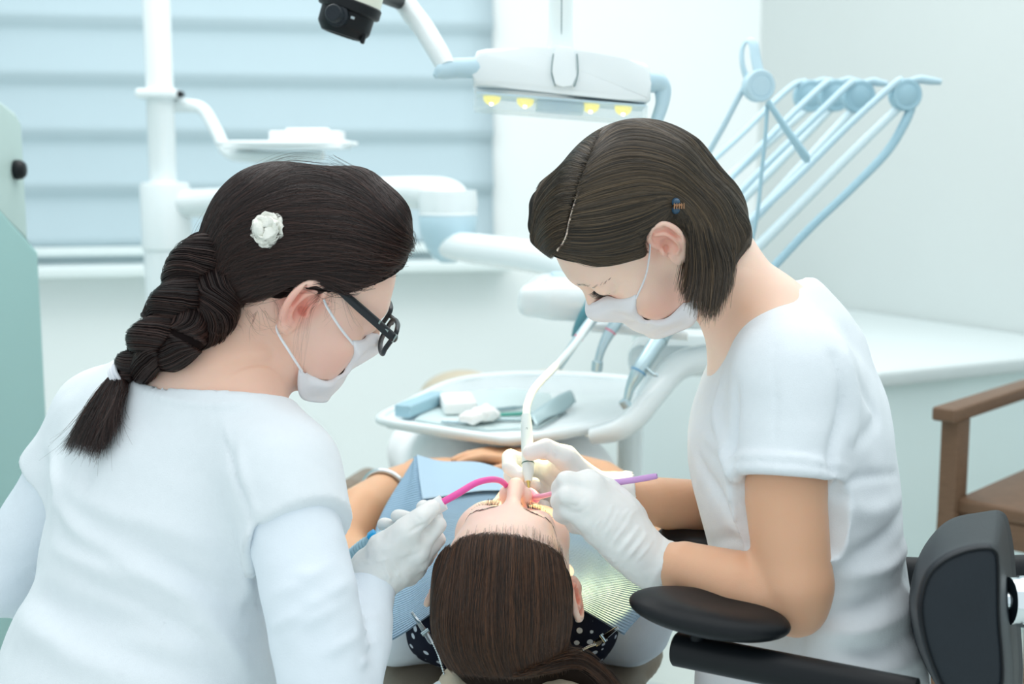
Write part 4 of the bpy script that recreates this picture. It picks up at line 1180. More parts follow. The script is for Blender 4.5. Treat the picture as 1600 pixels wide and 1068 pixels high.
    _f = cutR.f; cutR.f = lambda x: np.maximum(_f(x), (x - hem.astype(np.float32)) @ (arm / np.linalg.norm(arm)).astype(np.float32) - .13)
    T.sub(cutR, .004)
    hemL = P(105, 760, 1.60)
    T.sub(Prim(lambda x: np.maximum(-((x - hemL) @ (armL / np.linalg.norm(armL))), _n(x - P(70, 800, 1.61)) - .085).astype(np.float32), P(60, 820, 1.6) - .12, P(60, 820, 1.6) + .12), .004)
    T.u(ell(P(262, 765, 1.50), (.166, .108, .150), B), .035)
    T.u(ell(P(248, 885, 1.49), (.150, .102, .14), B), .06)
    T.u(ell(P(222, 1015, 1.48), (.162, .118, .13), B), .06)
    T.u(ell(P(200, 1160, 1.48), (.195, .15, .16), B), .06)
    # neck opening
    T.sub(chain([P(395, 545, 1.44), P(318, 572, 1.462)], [.075, .070]), .006)
    V, Q = T.mesh(.0042)
    N = vnormals(V, Q)
    st = frame((.6, -.7, .55), (.5, .6, .7))
    q = V @ st
    V = V + N * (.0042 * vnoise(q * np.array([5, 9, 22]) + 5) * np.clip((.90 - V[:, 2]) * 8, .1, 1))[:, None] + N * (.0014 * vnoise(q * np.array([18, 25, 50])))[:, None]
    rp = lambda *a: [T.ray(x, y) for x, y in a]
    ln = [(rp((95, 790), (130, 830), (230, 885)), .012, .006), (rp((85, 850), (140, 880), (220, 910)), .012, .005),
          (rp((60, 935), (130, 965), (260, 985)), .02, -.010), (rp((40, 960), (90, 1005), (200, 1050)), .018, .006),
          (rp((190, 880), (270, 920), (380, 985)), .010, .005), (rp((230, 860), (310, 905), (390, 950)), .010, -.004),
          (rp((300, 960), (350, 1000), (385, 1050)), .012, .005), (rp((120, 1000), (230, 1030), (340, 1060)), .014, -.005),
          (rp((400, 815), (404, 850), (402, 905)), .007, -.006), (rp((392, 800), (390, 850), (398, 930)), .008, .004),
          (rp((360, 700), (372, 760), (392, 820)), .005, -.0022), (rp((372, 690), (384, 750), (402, 810)), .005, .002),
          (rp((420, 860), (470, 815), (535, 772)), .0035, -.002), (rp((345, 625), (350, 665), (362, 700)), .004, .0014),
          (rp((200, 600), (260, 622), (340, 632), (420, 630)), .005, .002), (rp((85, 800), (92, 760), (78, 700)), .012, .005)]
    ln += [(rp((345, 624), (352, 680), (366, 740), (388, 800), (400, 860)), .0028, -.0018), (rp((90, 745), (150, 790), (240, 820), (330, 850)), .012, .003), (rp((130, 905), (220, 945), (330, 1000)), .009, -.0035),
           (rp((395, 870), (385, 910), (372, 950)), .009, .004), (rp((405, 845), (411, 890), (407, 950)), .005, -.007), (rp((180, 640), (150, 700), (130, 770)), .012, -.003)]
    V = creases(V, N, ln, 1.5)
    tee = mesh_obj('t_shirt', V, Q, M_tee); kids.append(tee)
    nb = [T.ray(x, y, 1.2, 1.7, .001) for x, y in ((282, 556), (310, 565), (340, 576), (372, 587), (398, 598))]
    kids.append(('sub', tube('neckband', nb, [.002, .0055, .006, .0055, .002], M_tee, flat=(.45, 1.0), up=(0, -1, .3)), tee))
    # ---- glove and hand on the suction tube
    J = dict(wrist=P(586, 893, 1.435),
             thumb=PP((600, 858, 1.418), (634, 828, 1.405), (658, 808, 1.405), (675, 793, 1.418)),
             index=PP((652, 858, 1.422), (683, 820, 1.432), (676, 800, 1.455), (661, 792, 1.472)),
             middle=PP((654, 874, 1.436), (682, 842, 1.455), (655, 815, 1.478), (622, 806, 1.474)),
             ring=PP((648, 889, 1.452), (671, 862, 1.476), (636, 832, 1.490), (600, 819, 1.482)),
             pinky=PP((636, 900, 1.466), (652, 880, 1.492), (628, 862, 1.503), (606, 852, 1.498)))
    G = Sdf(); hand_solid(G, J, 1.0, .0012)
    G.u(chain([J['wrist'], wrR, P(572, 918, 1.437)], [.0265, .029, .033]), .012)
    ad = (P(572, 918, 1.437) - P(586, 893, 1.435)); ad /= np.linalg.norm(ad); ua = np.cross(ad, [0, 1, 0]); ua /= np.linalg.norm(ua); ub = np.cross(ad, ua)
    G.u(chain([P(571, 917, 1.437) + (ua * math.cos(t) + ub * math.sin(t)) * (.0325 + .002 * math.sin(2 * t)) + ad * .004 * math.sin(t + 1) for t in np.linspace(0, 2 * math.pi, 25)], .0024), .004)
    G.sub(chain([P(579, 907, 1.4355), P(570, 925, 1.437)], [.026, .031]), .002)
    G.sub(half(P(574, 914, 1.437), P(560, 935, 1.43) - P(585, 895, 1.435), P(574, 914, 1.437) - .06, P(574, 914, 1.437) + .06), .002) if False else None
    V, Q = G.mesh(.0016); N = vnormals(V, Q)
    V = V + N * (.0007 * vnoise(V * 120))[:, None]
    ln = [(PP((560 + 8 * i, 880 - 4 * i, 1.41), (590 + 9 * i, 886 - 2 * i, 1.395), (620 + 8 * i, 908 - 4 * i, 1.42)), .002, .0014) for i in range(4)]
    ln += [([G.ray(x, y) for x, y in ((600, 880), (608, 900), (607, 912))], .0022, .0014), ([G.ray(x, y) for x, y in ((612, 872), (622, 890), (622, 902))], .0022, .0012)]
    ln += [([G.ray(x, y) for x, y in ((640, 831), (655, 822), (676, 808))], .0022, -.0022), ([G.ray(x, y) for x, y in ((630, 872), (645, 868), (662, 858))], .003, -.0010), ([G.ray(x, y) for x, y in ((650, 806), (655, 810), (659, 816))], .0014, -.0008)]
    V = creases(V, N, ln)
    kids.append(mesh_obj('glove', V, Q, M_glove))
    # left hand resting beyond the body
    wl = wrL; J2 = dict(wrist=wl)
    d1 = np.array([.75, .6, -.1]); d1 /= np.linalg.norm(d1); sd = np.array([.6, -.75, 0])
    for i, f in enumerate(('index', 'middle', 'ring', 'pinky')):
        o = wl + d1 * .085 + sd * (.03 - .02 * i)
        J2[f] = [o, o + d1 * .038 - up * .012, o + d1 * .055 - up * .03, o + d1 * .06 - up * .05]
    J2['thumb'] = [wl + d1 * .02 + sd * .025, wl + d1 * .055 + sd * .05 - up * .01, wl + d1 * .085 + sd * .055 - up * .02, wl + d1 * .105 + sd * .055 - up * .025]
    G2 = Sdf(); hand_solid(G2, J2, 1.0, .0012); G2.u(chain([wl - d1 * .03, wl], [.03, .026]), .01)
    V, Q = G2.mesh(.003); kids.append(mesh_obj('glove', V, Q, M_glove))
    # ---- mask with ear loops
    G, Fm = mask_grid(S, M, c, s)
    mk = sheet_obj('face_mask', G.reshape(-1, 3), Fm, M_mask, .0012); kids.append(mk)
    bm = bmesh.new()
    a0 = G[-1, 1]; a1 = G[-1, -2]
    e, _b = ear_frame(M, c, s, 1, 1.14, .16)
    add_tube(bm, [a0, (a0 + e(.0, .016, .008)) / 2 + M @ np.array([.006, 0, 0]), e(-.001, .018, .008), e(.004, .030, .004), e(.020, .034, -.004), e(.030, .020, -.008)], .0014, seg=8, flat=(1.3, .7))
    add_tube(bm, [a1, (a1 + e(.012, -.034, .004)) / 2 + M @ np.array([.005, 0, 0]), e(.012, -.034, .000), e(.013, -.022, -.006)], .0014, seg=8, flat=(1.3, .7))
    kids.append(('sub', bm_obj('ear_loop', bm, M_strap), mk))
    return root, kids, S, M, c, L, T
def assistant_hair(root, kids, S, M, c, L0, T):
    dark = hair_mat('dark_brown_hair', (30, 20, 20), (80, 55, 50))
    st = strand_mat('dark_brown_strands', (26, 17, 17), (84, 56, 48))
    H = Sdf()
    L = hair_shell(H, M, c, .96, off=(.012, .010, .014))
    H.u(chain([P(592, 345, 1.455), P(606, 378, 1.46)], [.022, .014]), .03)
    H.u(chain([P(556, 308, 1.47), P(592, 342, 1.455)], [.03, .024]), .04)
    H.u(ell(P(425, 365, 1.475), (.070, .072, .074)), .05)
    H.u(chain([P(400, 400, 1.46), P(350, 440, 1.45), P(325, 465, 1.44)], [.054, .040, .032]), .03)
    hairline(H, L, M, (((.080, .076), (.006, .028)), ((.006, .026), (-.10, -.066))))
    e, _b = ear_frame(M, c, .96, 1, 1.14, .16)
    H.sub(ell(e(.013, -.017, .008), (.022, .030, .018), _b), .008)
    V, Q = H.mesh(.0026); N = vnormals(V, Q)
    V = V + N * (.0018 * vnoise((V @ M) * np.array([70, 25, 120])))[:, None]
    hair = mesh_obj('hair', V, Q, dark); kids.append(hair)
    g = [[(640, 372), (608, 325), (558, 274), (482, 250), (400, 284), (345, 332), (316, 395), (316, 440)],
         [(641, 380), (600, 345), (545, 312), (480, 300), (410, 318), (355, 355), (325, 410), (318, 445)],
         [(640, 388), (595, 365), (540, 345), (475, 340), (405, 350), (355, 380), (330, 425), (322, 452)],
         [(633, 398), (590, 387), (535, 374), (470, 372), (405, 380), (358, 405), (335, 440), (324, 462)],
         [(625, 410), (580, 407), (530, 398), (465, 398), (405, 405), (362, 425), (338, 452), (325, 472)],
         [(605, 426), (570, 426), (525, 418), (465, 417), (410, 425), (368, 440), (342, 462), (325, 482)],
         [(572, 443), (542, 442), (510, 433), (465, 430), (415, 442), (372, 455), (345, 475), (320, 492)],
         [(538, 456), (516, 448), (495, 440), (455, 440), (420, 456), (378, 470), (348, 486), (314, 503)]]
    G = [[H.ray(x, y, 1.25, 1.65) for x, y in l] for l in g]
    X = comb(sheet(beyond(G[::-1]), 10000, 30, root=.05), H, -.0005, .003, jitter=.0024, wave=.0022, wf=11)
    G2 = [[H.ray(x, y, 1.25, 1.65) for x, y in l] for l in g]
    Y = sheet(G2, 260, 30); Y = comb(Y, H, .002, .0065, jitter=.006, wave=.004, wf=10)
    hs = hair_curves('hair_strands', np.concatenate([X, Y]), .00019, st); kids.append(('sub', hs, hair))
    wl = [[(352, 492), (362, 505), (380, 512)], [(385, 486), (398, 505), (420, 512)], [(410, 482), (425, 500), (446, 504)], [(400, 488), (392, 510), (398, 530)], [(430, 470), (440, 500), (436, 525)], [(330, 505), (345, 512), (352, 522)],
          [(500, 460), (484, 480), (474, 515), (468, 560)], [(498, 466), (480, 490), (472, 530), (470, 575)], [(520, 455), (515, 480), (508, 500)], [(535, 456), (545, 485), (558, 505)], [(500, 462), (520, 470), (530, 468)]]
    kids.append(('sub', wisps('stray_hairs', wl, S, st, None, 80, sp=.0045), hair))
    tl = [[(320, 350), (380, 285), (450, 250), (520, 250)], [(310, 400), (335, 330), (390, 275), (470, 248)], [(520, 250), (580, 290), (630, 350), (655, 390)], [(300, 440), (312, 370), (350, 315), (400, 278)]]
    X = []
    for j in range(70):
        l = tl[j % 4]; g_ = spline([H.ray(x, y, 1.3, 1.7) for x, y in l], 18); o = RNG.normal(0, .0035, 3); v = g_ - P(460, 400, 1.47); v /= np.linalg.norm(v, axis=1)[:, None]
        X.append(g_ + o + v * RNG.uniform(.000, .0045) * np.sin(np.linspace(.2, 3, 18))[:, None])
    kids.append(('sub', hair_curves('stray_hairs', np.array(X), .00010, st, tip=.3), hair))
    # ---- braid
    def on(x, y, off):
        p = T.ray(x, y, 1.2, 1.7); v = (p - _C) / np.linalg.norm(p - _C)
        return p - v * off
    path = [P(352, 412, 1.435), P(322, 452, 1.42), P(288, 502, 1.405), P(246, 538, 1.395), on(214, 568, .024), on(190, 584, .016)]
    for k_ in range(3, 4): path[k_] = min((path[k_], on(246, 540, .03)), key=lambda p: (p - _C) @ _F)
    lines, rad, la, nm = plait(path, [.058, .050, .044, .034, .024, .014], -_F, 1.35, n=110)
    Bd = Sdf()
    for l in lines: Bd.u(chain(l[::2], rad[::2]), .002)
    V, Q = Bd.mesh(.0022)
    braid = mesh_obj('braid', V, Q, dark); kids.append(braid)
    X = np.concatenate([around(l, rad, 420, 60, .9, 1.08, 3.0) for l in lines])
    kids.append(('sub', hair_curves('braid_strands', X, .00022, st, tip=.8), braid))
    # ---- tail below the tie
    tie = path[-1]
    ends = [on(95, 704, .012), on(112, 704, .02), on(130, 712, .022), on(152, 716, .020), on(172, 690, .018), on(188, 655, .014)]
    gl = []
    for i, e_ in enumerate(ends):
        b = (i - 2.5) / 2.5
        mid = tie * .5 + e_ * .5 + np.array([.004 * b, -.012, 0])
        gl.append([tie + la[-1] * -.005 * b, tie * .8 + e_ * .2 + np.array([.007 * b, -.010, .0]), mid, tie * .2 + e_ * .8 + np.array([.0, -.006, 0]), e_])
    X = sheet(gl, 2600, 20, clump=1.0)
    X = X + RNG.normal(0, .0030, (len(X), 1, 3)) * np.linspace(.3, 1.0, 20)[None, :, None] + RNG.normal(0, .010, (len(X), 1, 3)) * (RNG.random((len(X), 1, 1)) < .12) * (np.linspace(0, 1, 20) ** 2)[None, :, None] + .002 * np.sin(np.linspace(0, 5, 20)[None, :, None] + RNG.uniform(0, 6, (len(X), 1, 3)))
    cut = RNG.uniform(.62, 1.0, len(X)) ** .7
    Xc = np.stack([np.stack([np.interp(np.linspace(0, min(1, q), 20), np.linspace(0, 1, 20), x[:, a]) for a in range(3)], 1) for x, q in zip(X, cut)])
    kids.append(hair_curves('braid_tail', Xc, .00026, st, tip=.2))
    bm = bmesh.new()
    d = path[-1] - path[-2]; d /= np.linalg.norm(d)
    for off, r in ((-.003, .0125), (.002, .0132), (.006, .0120)):
        cc = tie + d * off; a = np.cross(d, [.2, .3, .9]); a /= np.linalg.norm(a); b = np.cross(d, a)
        add_tube(bm, [cc + (a * math.cos(q) + b * math.sin(q)) * r for q in np.linspace(0, 6.283, 13)[:-1]], .0024, seg=8, closed=True)
    kids.append(bm_obj('hair_tie', bm, M_strap))
    return H
def assistant_extras(root, kids, H, S, M, c, L):
    # white fabric flower in the hair
    pet = mat('white_petal', (246, 246, 236), rough=.8, bump=.3, bump_scale=500, sss=.15, sss_rad=(1, 1, .8))
    ctr = H.ray(419, 360, 1.2, 1.7); n = H.grad(ctr[None])[0].astype(float)
    a = np.cross(n, [0, 0, 1]); a /= np.linalg.norm(a); b = np.cross(n, a)
    bm = bmesh.new()
    rs = random.Random(5)
    for k in range(22):
        th = k * 2.4; r = .0005 + .0008 * k; tilt = .35 + .03 * k
        o = ctr + n * (.012 - .00045 * k) + (a * math.cos(th) + b * math.sin(th)) * r * .5
        dr = (a * math.cos(th) + b * math.sin(th)); sd = np.cross(n, dr)
        rows = []
        Lp = rs.uniform(.009, .013); W = rs.uniform(.008, .011)
        for i in range(6):
            u = i / 5; w = W * math.sin(math.pi * (.15 + .75 * u)) ** .7
            row = []
            for j in range(5):
                v = (j - 2) / 2
                p = o + dr * (Lp * u) + sd * w * v + n * (.006 * u * (1 - tilt) + .003 * math.sin(3 * u + v * 2 + k) - .0015 * v * v)
                row.append(bm.verts.new(Vector(p)))
            rows.append(row)
        for i in range(5):
            for j in range(4): bm.faces.new((rows[i][j], rows[i][j + 1], rows[i + 1][j + 1], rows[i + 1][j]))
    o = bm_obj('hair_flower', bm, pet); md = o.modifiers.new('t', 'SOLIDIFY'); md.thickness = .0008
    kids.append(o)
    # glasses: black frame, metal corner plate, clear lenses
    blk = mat('black_acetate', (30, 36, 42), rough=.35, vary=.1, spec=.5)
    met = mat('brushed_steel', (150, 165, 165), rough=.35, metal=.8)
    gls = mat('lens_glass', (245, 252, 252), rough=.02, alpha=.10)
    bm = bmesh.new()
    y0 = .114
    for g in (1, -1):
        out = [L(g * x, y0 - .10 * (x - .033) ** 2 * 20 - .004 * (x > .05), z) for x, z in ((.012, .014), (.030, .0185), (.054, .018), (.0595, .012), (.057, -.008), (.046, -.0195), (.026, -.0195), (.014, -.010))]
        add_tube(bm, out, .0027, seg=10, n=64, closed=True, flat=(1.0, 1.1))
    add_tube(bm, [L(-.013, y0, .010), L(0, y0 + .003, .0125), L(.013, y0, .010)], .0026, seg=10)
    fr = bm_obj('glasses', bm, blk); kids.append(fr)
    for g in (1, -1):
        bm = bmesh.new()
        pts = [L(g * x, y0 - .002, z) for x, z in ((.012, .014), (.030, .0185), (.054, .018), (.0595, .012), (.057, -.008), (.046, -.0195), (.026, -.0195), (.014, -.010))]
        add_prism(bm, pts, M[:, 1], .0012)
        kids.append(('sub', bm_obj('lens', bm, gls, smooth=False), fr))
        bm = bmesh.new()
        e, _b = ear_frame(M, c, .96, g, 1.14, .16)
        add_tube(bm, [L(g * .0605, y0 - .003, .012), L(g * .068, y0 - .010, .0125), L(g * .0725, .076, .020), L(g * .076, .040, .029), L(g * .0785, .004, .038)], [.0036, .0042, .0042, .0040, .003], seg=10, flat=(1.35, .55))
        kids.append(('sub', bm_obj('temple', bm, blk), fr))
        bm = bmesh.new()
        add_box(bm, L(g * .0722, .088, .0165), (.0012, .012, .0032), M, .0004)
        add_box(bm, L(g * .0733, .0785, .0195), (.0022, .0022, .0095), M, .0004)
        add_box(bm, L(g * .0690, y0 - .0075, .012), (.004, .002, .010), M, .0005)
        kids.append(('sub', bm_obj('hinge_plate', bm, met), fr))
# ================================================================ the dentist on the right, in profile
def build_dentist():
    M = np.array([[-0.3858, -0.5902, -0.709], [0.8791, -0.002, -0.4767], [0.28, -0.8072, 0.5196]])
    c = np.array([0.1422, 1.4713, 1.1285]); s = .94
    up = np.array([0, 0, 1.0])
    B = frame((-1, .06, 0), up)                     # right, forward, up of the trunk
    shL, shR = P(1238, 590, 1.40), P(1195, 595, 1.66)
    elL, wrL = P(1243, 945, 1.365), P(1022, 880, 1.425)
    elR, wrR = P(1190, 820, 1.72), P(972, 778, 1.585)
    c7 = P(1228, 492, 1.50)
    root = thing('person', 'woman with a brown bob in profile, white short-sleeved top and mask, bent over the patient', 'person')
    q = P(1290, 1150, 1.52); root.location = (float(q[0]), float(q[1]), 0.0)
    kids = []
    S = Sdf()
    L = head_solid(S, M, c, s, ez=.010, et=-.02)
    S.u(chain([L(0, -.030, -.030), L(0, -.040, -.070), P(1145, 452, 1.485), P(1186, 505, 1.50)], [.052, .051, .051, .056]), .03)
    S.u(chain([P(1188, 508, 1.50), P(1210, 600, 1.51)], [.056, .078]), .03)
    S.u(chain([shL, P(1202, 518, 1.47), P(1190, 515, 1.53), shR], [.046, .046, .046, .046]), .035)
    S.u(ell(P(1236, 700, 1.52), (.150, .092, .15), B), .05)
    S.u(ell(P(1262, 880, 1.52), (.130, .088, .14), B), .05)
    S.u(ell(P(1285, 1080, 1.52), (.160, .11, .14), B), .05)
    S.u(chain([shL, P(1228, 780, 1.375), P(1241, 915, 1.365)], [.052, .0435, .040]), .004)
    S.u(chain([P(1241, 915, 1.365), elL, P(1150, 915, 1.385), P(1070, 888, 1.41), wrL], [.039, .034, .0385, .030, .0235]), .012)
    S.u(chain([shR, P(1190, 720, 1.71), elR], [.046, .042, .037]), .004)
    S.u(chain([elR, P(1090, 795, 1.66), P(1020, 782, 1.61), wrR], [.038, .038, .030, .0235]), .012)
    S.u(chain([wrL, P(985, 862, 1.42), P(950, 820, 1.415)], [.0225, .017, .014]), .01)
    S.u(chain([wrR, P(930, 772, 1.585), P(890, 765, 1.595)], [.0225, .016, .013]), .01)
    V, Q = S.mesh(.0055, fine=[(c - .115, c + .115, .0017)])
    body = mesh_obj('body', V, Q, M_skin_d); kids.append(body)
    fl = np.zeros(len(V))
    for g in (1, -1):
        e, _b = ear_frame(M, c, s, g, 1.06, -.02)
        fl = np.maximum(fl, np.clip(1.15 - _n(V - e(.014, .010, .003)) / .034, 0, 1) * .55)
    fl = np.maximum(fl, .45 * np.clip(1.2 - _n(V - L(-.045, .055, -.060)) / .042, 0, 1))
    fl = np.maximum(fl, .5 * np.clip(1.2 - _n(V - L(-.03, .085, -.022)) / .022, 0, 1))
    set_attr(body, 'flush', fl)
    ar = np.clip((.95 - V[:, 2]) * 12, 0, 1) * .75
    set_attr(body, 'tan', np.maximum(ar, .55 * np.clip(1 - _n(V - P(1165, 480, 1.43)) / .07, 0, 1)))
    # ---- T-shirt
    T = Sdf()
    T.u(chain([shL, P(1222, 548, 1.46), c7 - up * .030], [.060, .060, .062]), .04)
    T.u(chain([shR, P(1190, 545, 1.60), c7 - up * .030], [.060, .058, .062]), .04)
    aL = P(1228, 780, 1.375) - shL; aL /= np.linalg.norm(aL)
    T.u(chain([shL, P(1236, 680, 1.385), P(1234, 805, 1.375)], [.060, .060, .0595]), .035)
    aR = P(1190, 720, 1.71) - shR; aR /= np.linalg.norm(aR)
    T.u(chain([shR, P(1190, 720, 1.71)], [.058, .058]), .03)
    hem = P(1234, 751, 1.37); hn = aL + .16 * (P(1300, 740, 1.37) - P(1170, 740, 1.37)) / .09 * -.15
    hn /= np.linalg.norm(hn)
    ax0 = P(1234, 700, 1.38)
    def sl(x):
        x = x - hem
        r = _n(x - (x @ aL)[:, None] * aL)
        return np.maximum(np.maximum(-(x @ hn), r - .069), x @ aL - .085).astype(np.float32)
    T.sub(Prim(sl, hem - .15, hem + .15), .004)
    T.sub(chain([P(1230, 748, 1.375), P(1228, 815, 1.372)], [.049, .050]), .003)
    T.sub(Prim(lambda x: np.maximum(-((x - P(1190, 700, 1.70)) @ aR), _n(x - P(1190, 740, 1.72)) - .075).astype(np.float32), P(1190, 740, 1.72) - .1, P(1190, 740, 1.72) + .1), .004)
    # rolled cuff of the near sleeve
    a = np.cross(aL, [0, 1, 0]); a /= np.linalg.norm(a); b = np.cross(aL, a)
    ring = []
    for t in np.linspace(0, 2 * math.pi, 25):
        p = ax0 + aL * .03 + (a * math.cos(t) + b * math.sin(t)) * .0555
        ring.append(p + aL * (-(p - hem) @ hn / (aL @ hn)) - aL * .006)
    T.u(squash(chain(ring, .0062), hem, np.stack([a, b, aL], 1), (1, 1, 1.0)), .004)
    ring2 = [p - aL * .012 for p in ring]
    T.u(chain(ring2, .0058), .004)
    T.u(ell(P(1240, 690, 1.525), (.160, .108, .150), B), .035)
    T.u(ell(P(1176, 690, 1.53), (.120, .062, .085), B), .06)
    T.u(ell(P(1260, 860, 1.525), (.150, .105, .15), B), .06)
    T.u(ell(P(1278, 1040, 1.525), (.165, .112, .15), B), .06)
    T.u(chain([P(1262, 1090, 1.52), P(1270, 1200, 1.52)], [.125, .135]), .06)
    T.u(chain([P(1240, 478, 1.50), P(1268, 545, 1.51)], [.034, .052]), .03)
    T.sub(chain([P(1213, 428, 1.495), P(1172, 478, 1.482), P(1134, 526, 1.485)], [.040, .052, .028]), .006)
    V, Q = T.mesh(.0040)
    N = vnormals(V, Q)
    q = V @ frame((.2, .5, .9), (.9, 0, .3))
    V = V + N * (.0035 * vnoise(V @ frame((0, 0, 1), (1, 0, 0)) * np.array([14, 6, 12])) * np.clip((1.00 - V[:, 2]) * 5, .15, 1))[:, None] + N * (.0012 * vnoise(V * 38))[:, None]
    rp = lambda *a: [T.ray(x, y) for x, y in a]
    ln = [(rp((1305, 560), (1316, 640), (1302, 720), (1306, 770)), .008, -.006), (rp((1322, 560), (1335, 640), (1330, 700)), .012, .005),
          (rp((1150, 610), (1146, 680), (1160, 760)), .008, -.006), (rp((1130, 590), (1120, 650), (1136, 720), (1150, 800)), .010, .004),
          (rp((1105, 680), (1140, 730), (1165, 790)), .008, .004), (rp((1095, 720), (1130, 780), (1160, 850)), .009, -.004),
          (rp((1210, 540), (1212, 620), (1210, 690)), .003, -.0016), (rp((1345, 600), (1370, 650), (1330, 700)), .010, -.004),
          (rp((1310, 760), (1350, 745), (1400, 740)), .006, -.004), (rp((1315, 790), (1360, 800), (1405, 780)), .012, .004),
          (rp((1330, 870), (1370, 850), (1408, 800)), .010, -.006), (rp((1320, 900), (1375, 890), (1415, 850)), .010, .006),
          (rp((1300, 960), (1360, 945), (1415, 900)), .010, -.006), (rp((1290, 985), (1350, 985), (1420, 950)), .011, .007),
          (rp((1320, 1020), (1370, 1020), (1425, 985)), .010, -.006), (rp((1300, 1040), (1370, 1050), (1430, 1030)), .011, .006),
          (rp((1110, 850), (1140, 840), (1175, 850)), .008, -.004), (rp((1255, 975), (1250, 1010), (1258, 1060)), .005, -.004),
          (rp((1350, 520), (1380, 600), (1395, 690)), .012, .003)]
    V = creases(V, N, ln, 1.45)
    kids.append(mesh_obj('t_shirt', V, Q, M_tee))
    # neckband
    # ---- trousers
    hipL, hipR = P(1255, 1230, 1.44), P(1255, 1230, 1.62)
    knL, knR = hipL + np.array([-.38, .06, .04]), hipR + np.array([-.38, .10, .04])
    Tr = Sdf()
    Tr.u(ell((hipL + hipR) / 2 + np.array([.02, 0, .0]), (.165, .13, .12), B), .03)
    for h_, k_ in ((hipL, knL), (hipR, knR)):
        Tr.u(chain([h_, k_, k_ + np.array([.06, 0, -.38])], [.088, .066, .052]), .03)
    V, Q = Tr.mesh(.008); N = vnormals(V, Q); V = V + N * (.004 * vnoise(V * 16))[:, None]
    kids.append(mesh_obj('trousers', V, Q, M_scrub))
    # ---- near (left) glove holding the mirror
    JL = dict(wrist=P(1012, 874, 1.425),
              index=PP((925, 758, 1.408), (884, 750, 1.402), (874, 762, 1.424), (879, 772, 1.444)),
              middle=PP((918, 786, 1.396), (886, 774, 1.394), (873, 783, 1.418), (881, 791, 1.440)),
              ring=PP((920, 812, 1.400), (888, 796, 1.404), (876, 803, 1.428), (890, 810, 1.446)),
              pinky=PP((932, 832, 1.412), (906, 818, 1.424), (898, 822, 1.444), (912, 826, 1.456)),
              thumb=PP((985, 812, 1.445), (950, 768, 1.448), (922, 749, 1.440), (897, 752, 1.438)))
    G = Sdf(); hand_solid(G, JL, 1.02, .0014)
    G.u(chain([P(965, 805, 1.425), P(925, 790, 1.415)], [.024, .020]), .02)
    G.u(chain([P(985, 850, 1.42), P(1010, 873, 1.424), P(1030, 884, 1.424)], [.0285, .028, .0295]), .012)
    ad = P(1040, 888, 1.424) - P(1012, 874, 1.425); ad /= np.linalg.norm(ad); ua = np.cross(ad, [0, 1, 0]); ua /= np.linalg.norm(ua); ub = np.cross(ad, ua)
    G.u(chain([P(1030, 884, 1.424) + (ua * math.cos(t) + ub * math.sin(t)) * (.0295 + .0012 * math.sin(3 * t)) + ad * .003 * math.sin(2 * t + 1) for t in np.linspace(0, 2 * math.pi, 25)], .0018), .004)
    G.sub(chain([P(1016, 877, 1.4245), P(1036, 886, 1.424)], [.024, .0275]), .002)
    V, Q = G.mesh(.0016); N = vnormals(V, Q)
    V = V + N * (.0006 * vnoise(V * 110))[:, None]
    rg = lambda *a: [G.ray(x, y, 1.3, 1.5) for x, y in a]
    ln = []
    for i, (o, dpt) in enumerate(((0, .0018), (9, -.0012), (16, .0018), (24, -.0012), (31, .0017), (44, .0013), (-16, .0012), (-34, .0010))):
        ln.append((rp2(G, (948 + o * .6, 868 + o * .55), (962 + o * .9, 842 + o * .6), (985 + o * .8, 812 + o * .7)), .0019, dpt))
    for i in range(4): ln.append((rg((925 + 14 * i, 838 - 2 * i), (945 + 14 * i, 815 - 4 * i), (955 + 14 * i, 795)), .002, .0008))
    ln += [(rg((888, 788), (900, 790), (912, 776)), .0022, -.0012), (rg((890, 800), (905, 800), (920, 790)), .002, -.001)]
    V = creases(V, N, ln)
    kids.append(mesh_obj('glove', V, Q, M_glove))
    # ---- far (right) glove holding the handpiece
    JR = dict(wrist=P(962, 776, 1.588),
              thumb=PP((918, 752, 1.572), (884, 714, 1.556), (852, 700, 1.551), (829, 707, 1.553)),
              index=PP((858, 738, 1.600), (797, 714, 1.594), (796, 730, 1.578), (813, 743, 1.566)),
              middle=PP((862, 768, 1.604), (800, 742, 1.602), (810, 752, 1.586), (835, 756, 1.576)),
              ring=PP((868, 796, 1.606), (826, 782, 1.612), (832, 786, 1.592), (850, 790, 1.582)),
              pinky=PP((882, 816, 1.602), (850, 808, 1.606), (856, 808, 1.590), (872, 812, 1.584)))
    G = Sdf(); hand_solid(G, JR, 1.0, .0014)
    G.u(chain([P(955, 777, 1.588), P(984, 774, 1.588)], [.0275, .030]), .012)
    ad = P(992, 774, 1.588) - P(962, 778, 1.588); ad /= np.linalg.norm(ad); ua = np.cross(ad, [0, 1, 0]); ua /= np.linalg.norm(ua); ub = np.cross(ad, ua)
    G.u(chain([P(984, 775, 1.588) + (ua * math.cos(t) + ub * math.sin(t)) * .0295 + ad * .002 * math.sin(2 * t) for t in np.linspace(0, 2 * math.pi, 25)], .0019), .004)
    G.sub(chain([P(972, 777, 1.588), P(992, 774, 1.588)], [.0245, .0285]), .002)
    V, Q = G.mesh(.0018); N = vnormals(V, Q)
    V = V + N * (.0006 * vnoise(V * 110))[:, None]
    rg = lambda *a: [G.ray(x, y, 1.45, 1.7) for x, y in a]
    V = creases(V, N, [(rg((852, 716), (858, 706), (856, 696)), .0018, -.0014), (rg((858, 722), (868, 712), (866, 700)), .0018, -.0014), (rg((846, 735), (850, 765), (848, 800)), .004, -.002)])
    kids.append(mesh_obj('glove', V, Q, M_glove))
    # ---- mask with ear loops
    G, Fm = mask_grid(S, M, c, s)
